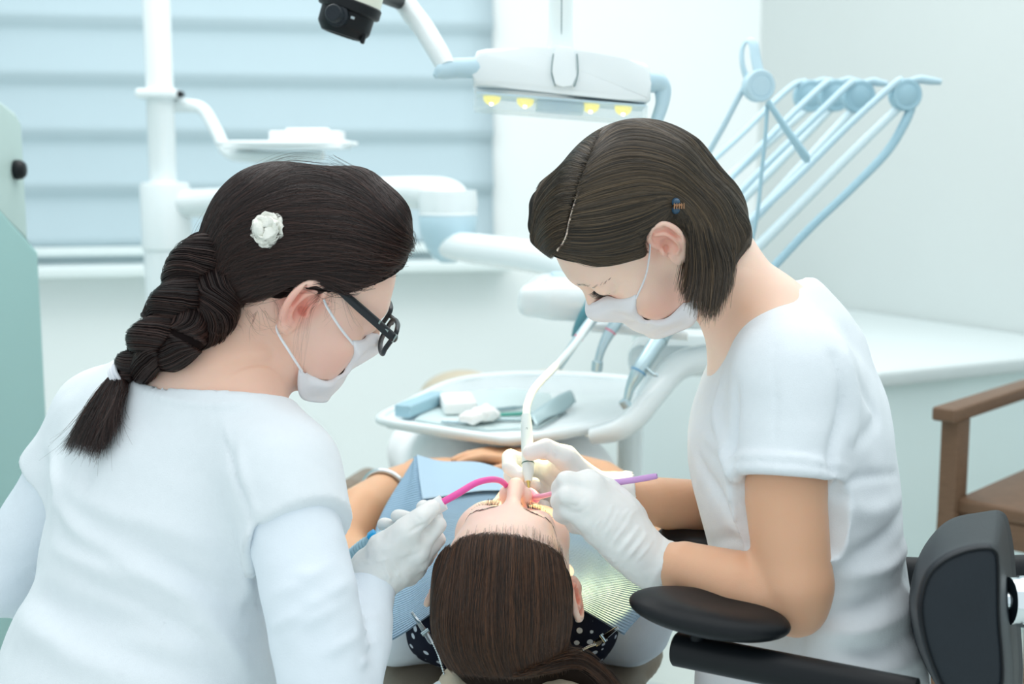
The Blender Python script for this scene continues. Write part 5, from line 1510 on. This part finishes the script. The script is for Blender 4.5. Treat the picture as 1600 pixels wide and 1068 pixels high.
    mk = sheet_obj('face_mask', G.reshape(-1, 3), Fm, M_mask, .0012); kids.append(mk)
    for g, ia in ((-1, 0), (1, -1)):
        bm = bmesh.new()
        e, _b = ear_frame(M, c, s, g, 1.06, -.02); o = M @ np.array([g * .004, 0, 0])
        add_tube(bm, [G[ia, 1], (G[ia, 1] + e(.0, .016, .008)) / 2 + o * 1.3, e(-.001, .018, .008), e(.004, .030, .004), e(.020, .034, -.004), e(.030, .020, -.008)], .0014, seg=8, flat=(1.3, .7))
        add_tube(bm, [G[ia, -2], (G[ia, -2] + e(.012, -.034, .004)) / 2 + o, e(.013, -.033, .002), e(.021, -.022, -.003), e(.030, .0, -.007), e(.030, .020, -.008)], .0014, seg=8, flat=(1.3, .7))
        kids.append(('sub', bm_obj('ear_loop', bm, M_strap), mk))
    return root, kids, S, M, c, L, T
def rp2(G, *a): return [G.ray(x, y, 1.3, 1.5) for x, y in a]

def dentist_hair(root, kids, S, M, c, L0):
    dark = hair_mat('brown_hair', (46, 40, 34), (0, 0, 0))
    st = strand_mat('brown_strands', (36, 31, 26), (118, 98, 74))
    H = Sdf()
    L = hair_shell(H, M, c, .94, off=(.012, .012, .006))
    H.u(chain([P(1045, 300, 1.47), P(1092, 332, 1.46), P(1130, 372, 1.455)], [.060, .044, .029]), .03)
    H.u(chain([P(1075, 350, 1.435), P(1095, 420, 1.425), P(1100, 470, 1.43)], [.036, .032, .026]), .03)
    H.u(chain([P(1095, 350, 1.50), P(1105, 420, 1.53), P(1100, 460, 1.54)], [.05, .03, .024]), .03)
    H.u(chain([P(870, 330, 1.50), P(857, 375, 1.50), P(853, 396, 1.50)], [.029, .020, .013]), .05)
    hairline(H, L, M, (((.088, .071), (.014, .013)), ((.014, .010), (-.09, -.30))))
    e, _b = ear_frame(M, c, .94, -1, 1.06, -.02)
    H.sub(ell(e(.011, -.002, .008), (.023, .039, .024), _b), .008)
    V, Q = H.mesh(.0026); N = vnormals(V, Q)
    V = V + N * (.0012 * vnoise((V @ M) * np.array([25, 90, 90])))[:, None]
    hair = mesh_obj('hair', V, Q, dark); kids.append(hair)
    near = [[(866, 395), (898, 405), (948, 411), (996, 413), (1022, 395), (1036, 355), (1050, 326), (1062, 330)],
            [(878, 382), (930, 385), (985, 372), (1030, 345), (1050, 322), (1070, 345), (1078, 400), (1078, 465)],
            [(888, 352), (940, 348), (1000, 332), (1050, 315), (1082, 345), (1092, 400), (1092, 445), (1090, 490)],
            [(896, 322), (950, 305), (1010, 293), (1062, 305), (1098, 345), (1112, 400), (1112, 450), (1103, 498)],
            [(905, 290), (960, 265), (1020, 262), (1075, 288), (1120, 340), (1136, 400), (1130, 445), (1115, 490)],
            [(915, 265), (965, 233), (1030, 237), (1090, 276), (1138, 332), (1155, 380), (1146, 420), (1132, 462)],
            [(926, 240), (970, 209), (1030, 213), (1090, 252), (1145, 312), (1168, 350), (1160, 385), (1146, 425)],
            [(940, 208), (970, 192), (1022, 199), (1085, 240), (1140, 300), (1173, 343), (1172, 365), (1162, 382)]]
    G = [[H.ray(x, y, 1.3, 1.75) for x, y in l] for l in near]
    X = comb(sheet(beyond(G), 10000, 30, root=.05), H, -.0005, .003, jitter=.0016, wave=.0004, wf=8)
    far = [[(880, 388), (872, 392), (860, 402), (848, 407)],
           [(887, 355), (865, 365), (845, 388), (842, 406)],
           [(895, 322), (868, 330), (840, 365), (836, 398)],
           [(905, 292), (872, 298), (842, 335), (833, 380)],
           [(915, 265), (880, 265), (848, 300), (834, 350)],
           [(926, 240), (895, 232), (862, 265), (838, 320)],
           [(945, 205), (915, 200), (878, 230), (848, 285)]]
    G = [[H.ray(x, y, 1.3, 1.75) for x, y in l] for l in far]
    Y = comb(sheet(beyond(G, (.03, .06)), 4200, 22, root=.06), H, -.0005, .003, jitter=.0014, wave=.0005, wf=8)
    # loose tips of the bob below the ear
    tips = [[(1068, 340), (1066, 400), (1058, 450)], [(1078, 345), (1082, 420), (1072, 475)], [(1090, 350), (1098, 420), (1090, 492)], [(1102, 355), (1114, 420), (1106, 500)], [(1115, 360), (1130, 420), (1118, 490)], [(1130, 360), (1145, 400), (1136, 455)]]
    G = [[H.ray(x, y, 1.3, 1.75) + np.array([0, -.004 * i, 0]) for i, (x, y) in enumerate(l)] for l in tips]
    Z = sheet(G, 1700, 18); Z = Z + RNG.normal(0, .003, (len(Z), 1, 3)) * np.linspace(.4, 1.2, 18)[None, :, None]
    cut = RNG.uniform(.86, 1.0, len(Z))
    Z = np.stack([np.stack([np.interp(np.linspace(0, q, 18), np.linspace(0, 1, 18), x[:, a]) for a in range(3)], 1) for x, q in zip(Z, cut)])
    pl = [H.ray(x, y, 1.3, 1.75, .0012) for x, y in ((872, 391), (884, 372), (890, 345), (897, 320), (905, 297), (912, 282))]
    kids.append(('sub', tube('parting', pl, [.0022, .0015, .0011, .0009, .0007, .0003], M_skin_d, n=50, seg=10), hair))
    kids.append(('sub', hair_curves('hair_strands', X, .00019, st), hair))
    kids.append(('sub', hair_curves('hair_strands', Y, .00019, st), hair))
    kids.append(('sub', hair_curves('hair_strands', Z, .00021, st), hair))
    kids.append(lashes('eyelashes', L0, -1, M_lash, None, n=44, ln=.0115, ez=.010))
    kids.append(lashes('eyelashes', L0, 1, M_lash, None, n=44, ln=.0115, ez=.010))
    kids.append(brow('eyebrow', L0, -1, M_browm, None, S, n=45, ez=.008)); kids.append(brow('eyebrow', L0, 1, M_browm, None, S, n=45, ez=.008))
    # little claw clip above the ear
    cb = mat('blue_clip', (46, 76, 100), rough=.2, spec=.6); gold = mat('brass_spring', (170, 130, 100), rough=.25, metal=1)
    o = H.ray(1053, 321, 1.3, 1.7); n = H.grad(o[None])[0].astype(float)
    bm = bmesh.new()
    add_lathe(bm, o + n * .004 + np.array([0, 0, .0038]), frame(n, (0, 0, 1))[:, [0, 2, 1]], [(.0005, .005), (.003, .0038), (.0048, .0012), (.0048, -.002)], seg=18)
    add_lathe(bm, o + n * .004 - np.array([0, 0, .0046]), frame(n, (0, 0, 1))[:, [0, 2, 1]], [(.0005, .005), (.003, .0038), (.0044, .0012), (.0044, -.002)], seg=18)
    clip = bm_obj('hair_clip', bm, cb); kids.append(clip)
    bm = bmesh.new()
    a = np.cross(n, [0, 0, 1]); a /= np.linalg.norm(a)
    add_cyl(bm, o + n * .008 - a * .0052, o + n * .008 + a * .0052, .0018, seg=10)
    for k in range(5): add_cyl(bm, o + n * .0105 + a * (.003 * (k - 2)) + np.array([0, 0, .003]), o + n * .0105 + a * (.003 * (k - 2)) - np.array([0, 0, .003]), .0007, seg=6)
    kids.append(('sub', bm_obj('spring', bm, gold), clip))
    return H
M_lash = strand_mat('lash', (26, 22, 22), (40, 34, 32))
M_browm = strand_mat('brow_hair', (58, 44, 40), (80, 62, 54))
# ================================================================ the patient lying in the chair
def build_patient():
    M = np.array([[0.9792, 0.1766, -0.1], [-0.1092, 0.0429, -0.9931], [-0.1711, 0.9833, 0.0613]])
    M = frame((.070, .043, .983), (-.10, -.993, .061))
    c = np.array([-0.0065, 1.445, 0.708]); s = 1.0
    root = thing('person', 'patient lying back with long brown hair towards the viewer, polka-dot top under a blue bib', 'person')
    root.location = (0.0, 1.95, 0.0)
    kids = []
    up = np.array([0, 0, 1.0])
    S = Sdf(); L = head_solid(S, M, c, s)
    S.u(chain([L(0, -.020, -.04), (0.0, 1.545, 0.665), (0.0, 1.60, 0.645)], [.055, .052, .058]), .03)
    S.u(chain([(-.150, 1.645, 0.615), (0, 1.615, 0.625), (.150, 1.645, 0.615)], [.055, .06, .055]), .03)
    S.u(ell((0, 1.76, 0.605), (.155, .15, .085)), .05)
    S.u(ell((0, 1.98, 0.605), (.130, .16, .080)), .05)
    S.u(ell((0, 2.20, 0.605), (.160, .13, .085)), .05)
    elL, elR = P(528, 862, 1.88), P(1000, 800, 1.95)
    waL, waR = P(650, 741, 2.13), P(872, 724, 2.13)
    S.u(chain([(-.165, 1.65, 0.615), elL], [.048, .040]), .03)
    S.u(chain([elL, P(565, 800, 1.94), P(610, 764, 2.04), waL], [.042, .041, .033, .024]), .012)
    S.u(chain([(.165, 1.65, 0.615), elR], [.048, .038]), .03)
    S.u(chain([elR, P(940, 752, 2.04), waR], [.040, .034, .023]), .012)
    def hand(w, d, sd):
        J = dict(wrist=w)
        for i, f in enumerate(('index', 'middle', 'ring', 'pinky')):
            o = w + d * .085 + sd * (.028 - .019 * i) + up * .004
            l = (.95, 1.05, 1.0, .8)[i]
            J[f] = [o, o + d * .042 * l + up * .000, o + d * .066 * l - up * .006, o + d * .084 * l - up * .014]
        J['thumb'] = [w + d * .025 + sd * .024, w + d * .055 + sd * .043, w + d * .083 + sd * .050 - up * .005, w + d * .105 + sd * .050 - up * .010]
        hand_solid(S, J, .95)
    d = P(752, 730, 2.14) - waL; d /= np.linalg.norm(d); hand(waL, d, np.cross(up, d) * -1.0 if False else np.array([0, -1.0, 0]) * .9)
    d = P(790, 716, 2.12) - waR; d /= np.linalg.norm(d); hand(waR, d, np.array([0, -1.0, 0]) * .9)
    V, Q = S.mesh(.0055, fine=[(c - .115, c + .125, .0018), (waL - np.array([.03, .07, .05]), waL + np.array([.20, .06, .05]), .003), (waR - np.array([.2, .07, .05]), waR + np.array([.03, .06, .05]), .003)])
    body = mesh_obj('body', V, Q, M_skin_p); kids.append(body)
    fl = np.zeros(len(V))
    for g in (1, -1):
        e, _b = ear_frame(M, c, s, g)
        fl = np.maximum(fl, np.clip(1.15 - _n(V - e(.014, .002, .003)) / .034, 0, 1) * .9)
    for g in (1, -1): fl = np.maximum(fl, .3 * np.clip(1.2 - _n(V - L(g * .04, .06, -.03)) / .035, 0, 1))
    fl = np.maximum(fl, .85 * np.clip(1.3 - _n((V - L(0, .095, -.070)) / np.array([1.6, 1, .8])) / .016, 0, 1))
    set_attr(body, 'flush', fl)
    set_attr(body, 'tan', np.clip((V[:, 1] - 1.60) * 12, 0, 1) * .85)
    # ---- clothes
    dots = mat('navy_polka_dot', (26, 30, 46), rough=.85, vary=.1, spec=.2)
    nt = dots.node_tree; N = nt.nodes; K = nt.links
    vo = N.new('ShaderNodeTexVoronoi'); vo.inputs['Scale'].default_value = 62; vo.inputs['Randomness'].default_value = .55
    tc = N.new('ShaderNodeTexCoord'); K.new(tc.outputs['Object'], vo.inputs['Vector'])
    lt = N.new('ShaderNodeMath'); lt.operation = 'LESS_THAN'; lt.inputs[1].default_value = .0040 * 62; K.new(vo.outputs['Distance'], lt.inputs[0])
    x = N.new('ShaderNodeMix'); x.data_type = 'RGBA'; K.new(lt.outputs[0], x.inputs['Factor']); K.new(N[dots['mix']].outputs['Result'], x.inputs['A']); x.inputs['B'].default_value = srgb(214, 222, 232)
    K.new(x.outputs['Result'], N['Principled BSDF'].inputs['Base Color'])
    T = Sdf()
    T.u(chain([(-.085, 1.60, 0.606), (0, 1.60, 0.612), (.085, 1.60, 0.606)], [.058, .066, .058]), .03)
    T.u(ell((0, 1.76, 0.600), (.150, .15, .085)), .05)
    T.u(ell((0, 1.98, 0.610), (.143, .17, .092)), .05)
    T.u(chain([(-.09, 1.565, 0.625), (-.045, 1.575, 0.625)], [.024, .024]), .03); T.u(chain([(.09, 1.565, 0.625), (.045, 1.575, 0.625)], [.024, .024]), .03)
    T.sub(chain([(0, 1.50, 0.710), (0, 1.60, 0.665)], [.06, .062]), .006)
    V, Q = T.mesh(.0045); Nn = vnormals(V, Q); V = V + Nn * (.005 * vnoise(V * 28))[:, None]
    kids.append(mesh_obj('blouse', V, Q, dots))
    Cg = Sdf()
    Cg.u(chain([(-.150, 1.640, 0.602), (0, 1.66, 0.600), (.150, 1.640, 0.602)], [.060, .055, .060]), .03)
    Cg.u(chain([(-.150, 1.640, 0.602), (-.20, 1.76, .60)], [.060, .056]), .03); Cg.u(chain([(.150, 1.640, 0.602), (.20, 1.76, .60)], [.060, .056]), .03)
    V, Q = Cg.mesh(.005); Nn = vnormals(V, Q); V = V + Nn * (.004 * vnoise(V * 30))[:, None]
    kids.append(mesh_obj('cardigan', V, Q, M_tee2))
    Tr = Sdf()
    Tr.u(ell((0, 2.20, 0.612), (.180, .16, .10)), .03)
    kn = (P(665, 705, 2.68), P(812, 712, 2.68))
    for g, k_ in zip((-1, 1), kn):
        Tr.u(chain([(g * .10, 2.26, 0.625), k_, k_ + np.array([-.01, .42, -.07])], [.092, .078, .055]), .04)
    V, Q = Tr.mesh(.008); Nn = vnormals(V, Q); V = V + Nn * (.005 * vnoise(V * 14))[:, None]
    kids.append(mesh_obj('trousers', V, Q, mat('white_trousers', (250, 250, 252), rough=.9, spec=.1)))
    # ---- hair
    dark = hair_mat('chestnut_hair', (42, 31, 25), (0, 0, 0)); st = strand_mat('chestnut_strands', (38, 27, 21), (120, 80, 54))
    H = Sdf(); hair_shell(H, M, c, s, off=(.007, .008, .012))
    H.u(chain([P(790, 975, 1.475), P(798, 996, 1.485)], [.050, .042]), .04)
    H.u(chain([P(840, 1030, 1.47), P(900, 1040, 1.47), P(945, 1068, 1.47), P(985, 1130, 1.48)], [.020, .018, .016, .014]), .02)
    hairline(H, L, M, (((.074, .080), (.010, .024)), ((.012, .020), (-.12, -.10))))
    for g in (1, -1):
        e, _b = ear_frame(M, c, s, g); H.sub(ell(e(.010, -.006, .010), (.019, .032, .018), _b), .01)
    V, Q = H.mesh(.0026); Nn = vnormals(V, Q); V = V + Nn * (.0012 * vnoise((V @ M) * np.array([130, 25, 25])))[:, None]
    hair = mesh_obj('hair', V, Q, dark); kids.append(hair)
    g = [[(702, 856), (690, 890), (678, 945), (682, 1000), (702, 1040)],
         [(709, 858), (694, 900), (682, 950), (684, 1000), (704, 1040)],
         [(721, 846), (706, 900), (698, 955), (702, 1010), (722, 1048)],
         [(742, 834), (732, 900), (728, 960), (730, 1015), (748, 1052)],
         [(770, 829), (762, 900), (758, 960), (762, 1018), (776, 1054)],
         [(800, 829), (797, 900), (796, 960), (798, 1018), (806, 1055)],
         [(832, 833), (834, 900), (836, 960), (834, 1015), (838, 1052)],
         [(857, 841), (862, 900), (866, 958), (862, 1010), (866, 1046)],
         [(872, 855), (880, 910), (885, 955), (882, 1000), (882, 1038)],
         [(876, 880), (886, 915), (889, 950), (888, 985), (886, 1022)]]
    G = [[H.ray(a, b, 1.25, 1.65) for a, b in l] for l in g]
    X = comb(sheet(beyond(G[::-1], (.04,))[::-1] , 9000, 24, root=.07), H, -.0005, .003, jitter=.0018, wave=.0006, wf=8)
    Y = comb(sheet(G, 500, 24), H, .001, .004, jitter=.004, wave=.002, wf=7)
    fr = [[(a, b - 13) for a, b in l[:1]] + [(a * .5 + l[1][0] * .5, b * .6 + l[1][1] * .4) for a, b in l[:1]] + [l[1]] for l in g]
    B_ = comb(sheet([[S.ray(a, b, 1.25, 1.65, .001) for a, b in l] for l in fr], 1000, 12), S, .0006, .0025, jitter=.003)
    off = RNG.uniform(0, .35, 1000) ** .6
    B_ = np.stack([np.stack([np.interp(np.linspace(o, 1, 12), np.linspace(0, 1, 12), x[:, q]) for q in range(3)], 1) for x, o in zip(B_, off)])
    kids.append(('sub', hair_curves('baby_hairs', B_, .000065, st, tip=1.0), hair))
    # swept round to the side at the bottom
    g2 = [[(800, 1050), (850, 1044), (900, 1036), (935, 1056), (955, 1090)], [(830, 1040), (870, 1030), (908, 1030), (944, 1056), (966, 1090)], [(860, 1025), (890, 1018), (918, 1026), (950, 1056), (978, 1090)]]
    G = [[H.ray(a, b, 1.3, 1.6) for a, b in l] for l in g2]
    Z = sheet(G, 1500, 20) + RNG.normal(0, .003, (1500, 1, 3))
    kids.append(('sub', hair_curves('hair_strands', np.concatenate([X, Y]), .00019, st), hair))
    kids.append(('sub', hair_curves('hair_strands', Z, .00021, st), hair))
    for g_ in (1, -1):
        kids.append(lashes('eyelashes', L, g_, M_lash, None, n=46, ln=.0115))
        kids.append(brow('eyebrow', L, g_, M_browm, None, S, n=60))
    # ---- bracelet
    sil = mat('silver', (215, 222, 224), rough=.2, metal=.9)
    ctr = P(602, 770, 2.02); ax = waL - elL; ax /= np.linalg.norm(ax)
    a = np.cross(ax, up); a /= np.linalg.norm(a); b = np.cross(ax, a)
    bm = bmesh.new()
    add_tube(bm, [ctr + (a * math.cos(t) + b * math.sin(t)) * .0385 for t in np.linspace(0, 6.283, 25)[:-1]], .0042, seg=10, closed=True)
    bl = bm_obj('bracelet', bm, sil); kids.append(bl)
    return root, kids, S, M, c, L
# ================================================================ what the hands hold, and the bib
def build_tools():
    # ---- ultrasonic handpiece held by the dentist
    wh = mat('white_handpiece', (228, 238, 236), rough=.3, vary=.01); dk = mat('dark_ring', (96, 130, 122), rough=.4); gold = mat('brass_tip', (214, 196, 120), rough=.25, metal=.8)
    t = thing('scaler_handpiece', 'white ultrasonic handpiece with a cord held upright over the mouth', 'handpiece'); t.location = tuple(P(826, 760, 1.548))
    top, low = P(822, 648, 1.60), P(825, 724, 1.565)
    k = [tube('handle', [top, top * .7 + low * .3, low], [.0058, .0072, .0078], wh, seg=24),
         tube('nose', [low, P(825.5, 735, 1.56), P(825.5, 744, 1.555), P(825.5, 752, 1.551)], [.0078, .0074, .0056, .0042], wh, seg=24)]
    bm = bmesh.new(); d = low - top; d /= np.linalg.norm(d); add_cyl(bm, low - d * .0005, low + d * .0010, .0081, seg=28); k.append(bm_obj('ring', bm, dk))
    k.append(tube('tip', [P(825.5, 750, 1.551), P(826, 758, 1.549), P(826, 768, 1.547), P(827, 777, 1.546)], [.0026, .0018, .0011, .0006], gold, seg=10))
    k.append(tube('cord', [top + d * .004] + PP((824, 632, 1.62), (836, 606, 1.68), (868, 572, 1.80), (900, 535, 1.95), (924, 500, 2.06), (945, 470, 2.18), (955, 455, 2.27)), [.0052, .0050, .0050, .0052, .0054, .0055, .0056, .0056], M_white, n=90, seg=12))
    # the tiny printed mark on the barrel
    c = top * .62 + low * .38; view = _C - c; view -= d * (view @ d); view /= np.linalg.norm(view)
    bm = bmesh.new()
    for i, (w, h) in enumerate(((.0009, .0022), (.0009, .0026), (.0010, .0020), (.0009, .0024), (.0010, .0022), (.0008, .0026))):
        add_box(bm, c + view * .0070 + d * (.0015 * (i - 2.5)), (w, h, .0004), np.stack([d, np.cross(view, d), view], 1))
    k.append(bm_obj('printed_mark', bm, mat('grey_print', (112, 134, 138), rough=.6)))
    adopt(t, k)
    # ---- mouth mirror
    pk = mat('pink_plastic', (238, 168, 200), rough=.35, vary=.02, sss=.2); lil = mat('lilac_plastic', (204, 160, 216), rough=.35, vary=.02, sss=.2)
    t = thing('mouth_mirror', 'pink and lilac mouth mirror held in the dentist near hand', 'dental mirror'); t.location = tuple(P(840, 772, 1.535))
    k = [tube('handle', PP((872, 768, 1.462), (930, 757, 1.452), (980, 751, 1.448), (1022, 744, 1.444), (1027, 743, 1.4435)), [.0030, .0036, .0036, .0034, .0014], lil, seg=14),
         tube('shank', PP((836, 776, 1.530), (850, 774, 1.500), (872, 768, 1.462)), [.0042, .0030, .0030], pk, seg=14),
         tube('head', PP((828, 765, 1.542), (832, 770, 1.537), (838, 777, 1.530), (836, 783, 1.531)), [.0035, .0052, .0052, .0035], pk, seg=14)]
    adopt(t, k)
    # ---- suction: hose, white connector, pink ejector
    t = thing('saliva_ejector', 'hot pink saliva ejector on a pale blue suction hose in the assistant hand', 'suction tube'); t.location = tuple(P(688, 787, 1.440))
    hot = mat('hot_pink_plastic', (240, 92, 176), rough=.3, vary=.03, sss=.15)
    k = [tube('ejector', PP((688, 786, 1.440), (715, 771, 1.445), (742, 755, 1.455), (764, 749, 1.475), (780, 750, 1.500), (790, 757, 1.520), (795, 766, 1.53)), [.0040, .0040, .0038, .0037, .0036, .0034, .0030], hot, n=70, seg=14)]
    a, b = P(672, 797, 1.440), P(693, 784, 1.440)
    k.append(tube('connector', [a, a * .4 + b * .6, b], [.0085, .0092, .0092], mat('white_connector', (240, 242, 244), rough=.4), seg=24))
    hs = PP((676, 794, 1.440), (620, 832, 1.447), (578, 848, 1.46), (545, 873, 1.475), (505, 900, 1.49), (440, 960, 1.52), (400, 1040, 1.55))
    q = spline(hs, 220); L_ = np.cumsum(np.r_[0, _n(np.diff(q, axis=0))])
    k.append(tube('hose', q, .0088 + .0007 * np.sin(L_ / .0045 * 2 * math.pi), mat('ribbed_hose', (158, 196, 212), rough=.45), smooth=False, seg=20))
    p = P(583, 838, 1.452)
    k.append(box('valve_tab', p, (.016, .010, .012), mat('bright_blue_plastic', (20, 160, 222), rough=.4), M=frame(P(600, 828, 1.45) - P(570, 850, 1.45), UPZ), bevel=.002))
    adopt(t, k)
    # ---- bib
    t = thing('dental_bib', 'pale blue ribbed paper bib spread over the chest of the patient', 'bib'); t.location = tuple(P(790, 800, 1.75))
    rows = [[(602, 1005, 1.530), (645, 980, 1.548), (688, 950, 1.585), (735, 930, 1.615), (785, 925, 1.632), (840, 930, 1.615), (905, 950, 1.58), (975, 992, 1.505)],
            [(592, 930, 1.632), (640, 915, 1.635), (684, 888, 1.652), (722, 885, 1.68), (780, 880, 1.69), (840, 885, 1.68), (912, 900, 1.65), (1030, 915, 1.555)],
            [(584, 850, 1.752), (630, 845, 1.748), (672, 838, 1.722), (712, 830, 1.752), (770, 825, 1.762), (832, 830, 1.752), (905, 850, 1.70), (990, 868, 1.645)],
            [(598, 798, 1.842), (628, 792, 1.835), (660, 784, 1.812), (702, 778, 1.832), (760, 770, 1.842), (822, 775, 1.832), (882, 800, 1.79), (945, 828, 1.745)],
            [(644, 722, 1.948), (647, 717, 1.949), (651, 713, 1.950), (690, 723, 1.960), (748, 725, 1.962), (800, 742, 1.952), (850, 765, 1.925), (890, 785, 1.90)]]
    def surf(rows, nu, nv):
        A = np.array([[P(*p) for p in r] for r in rows])
        B_ = np.stack([spline(r, nu) for r in A])                      # rows x nu
        return np.stack([spline(B_[:, i], nv) for i in range(nu)], 0)  # nu x nv
    nu, nv = 90, 70
    Gd = surf(rows, nu, nv)
    Gd[..., 2] += .0012 * vnoise(Gd.reshape(-1, 3) * 30).reshape(nu, nv)
    F = np.array([(i * nv + j, (i + 1) * nv + j, (i + 1) * nv + j + 1, i * nv + j + 1) for i in range(nu - 1) for j in range(nv - 1)])
    bm_ = mat('blue_paper', (158, 190, 214), rough=.85, vary=.03, scale=40, spec=.2)
    nt = bm_.node_tree; N = nt.nodes; K = nt.links
    uv = N.new('ShaderNodeUVMap'); wv = N.new('ShaderNodeTexWave'); wv.wave_type = 'BANDS'; wv.bands_direction = 'Y'; wv.inputs['Scale'].default_value = 26; wv.inputs['Distortion'].default_value = .3
    K.new(uv.outputs[0], wv.inputs['Vector']); bp = N.new('ShaderNodeBump'); bp.inputs['Strength'].default_value = .8; bp.inputs['Distance'].default_value = .004; K.new(wv.outputs['Fac'], bp.inputs['Height']); K.new(bp.outputs[0], N['Principled BSDF'].inputs['Normal'])
    o = sheet_obj('ribbed_sheet', Gd.reshape(-1, 3), F, bm_, .0008)
    ul = o.data.uv_layers.new(name='UVMap'); li = np.zeros(len(o.data.loops), np.int32); o.data.loops.foreach_get('vertex_index', li)
    ul.data.foreach_set('uv', np.stack([(li // nv) / (nu - 1), (li % nv) / (nv - 1)], 1).astype(np.float32).ravel())
    k = [o]
    fl = [[(x, y, d) for x, y, d in rows[4][2:]], [(655, 748, 1.868), (697, 752, 1.885), (755, 750, 1.89), (812, 760, 1.88), (868, 784, 1.85), (918, 806, 1.815)], [(660, 783, 1.806), (702, 777, 1.826), (760, 769, 1.836), (822, 774, 1.826), (882, 799, 1.784), (938, 826, 1.742)]]
    Gf = surf(fl, 60, 24); Gf[..., 2] += .003
    F = np.array([(i * 24 + j, (i + 1) * 24 + j, (i + 1) * 24 + j + 1, i * 24 + j + 1) for i in range(59) for j in range(23)])
    k.append(sheet_obj('folded_flap', Gf.reshape(-1, 3), F, mat('smooth_blue_film', (168, 196, 216), rough=.6, vary=.02, scale=12), .0008))
    # clips and ball chain
    for pts, chn in (((P(643, 956, 1.535), P(676, 1004, 1.515)), PP((677, 1005, 1.515), (684, 1020, 1.51), (689, 1035, 1.50), (694, 1052, 1.50))), ((P(966, 979, 1.49), P(930, 1006, 1.51)), PP((930, 1006, 1.51), (915, 1012, 1.52), (895, 1025, 1.53)))):
        a, b = pts; d = b - a; d /= np.linalg.norm(d); F3 = frame(d, _C - a)
        bm = bmesh.new()
        for g in (1, -1):
            add_prism(bm, [a + F3[:, 0] * .0016, a - F3[:, 0] * .0016, b - F3[:, 0] * .0038 - d * .004, b - F3[:, 0] * .0030, b + F3[:, 0] * .0030, b + F3[:, 0] * .0038 - d * .004], F3[:, 2] + d * .10 * g, .0010, .0002)
        cl = bm_obj('bib_clip', bm, M_chrome); k.append(cl)
        bm = bmesh.new(); mid = a * .35 + b * .65; add_cyl(bm, mid - F3[:, 0] * .005 + F3[:, 2] * -.001, mid + F3[:, 0] * .005 + F3[:, 2] * -.001, .0028, seg=14); k.append(('sub', bm_obj('spring', bm, M_steel), cl))
        q = spline(chn, 14); bm = bmesh.new()
        for p in q: bmesh.ops.create_uvsphere(bm, u_segments=10, v_segments=6, radius=.0016, matrix=m4(p))
        add_tube(bm, chn, .0005, seg=6)
        k.append(bm_obj('ball_chain', bm, M_chrome))
    adopt(t, k)
def build(k, f): f()
def _assistant():
    root, kids, S, M, c, L, T = build_assistant()
    H = assistant_hair(root, kids, S, M, c, L, T)
    assistant_extras(root, kids, H, S, M, c, L)
    adopt(root, kids)
build('A', _assistant)
def _dentist():
    root, kids, S, M, c, L, T = build_dentist()
    dentist_hair(root, kids, S, M, c, L)
    adopt(root, kids)
build('D', _dentist)
def _patient():
    root, kids, S, M, c, L = build_patient()
    adopt(root, kids)
build('P', _patient)
build('R', build_room)
build('E', build_equipment)
build('T', build_tools)
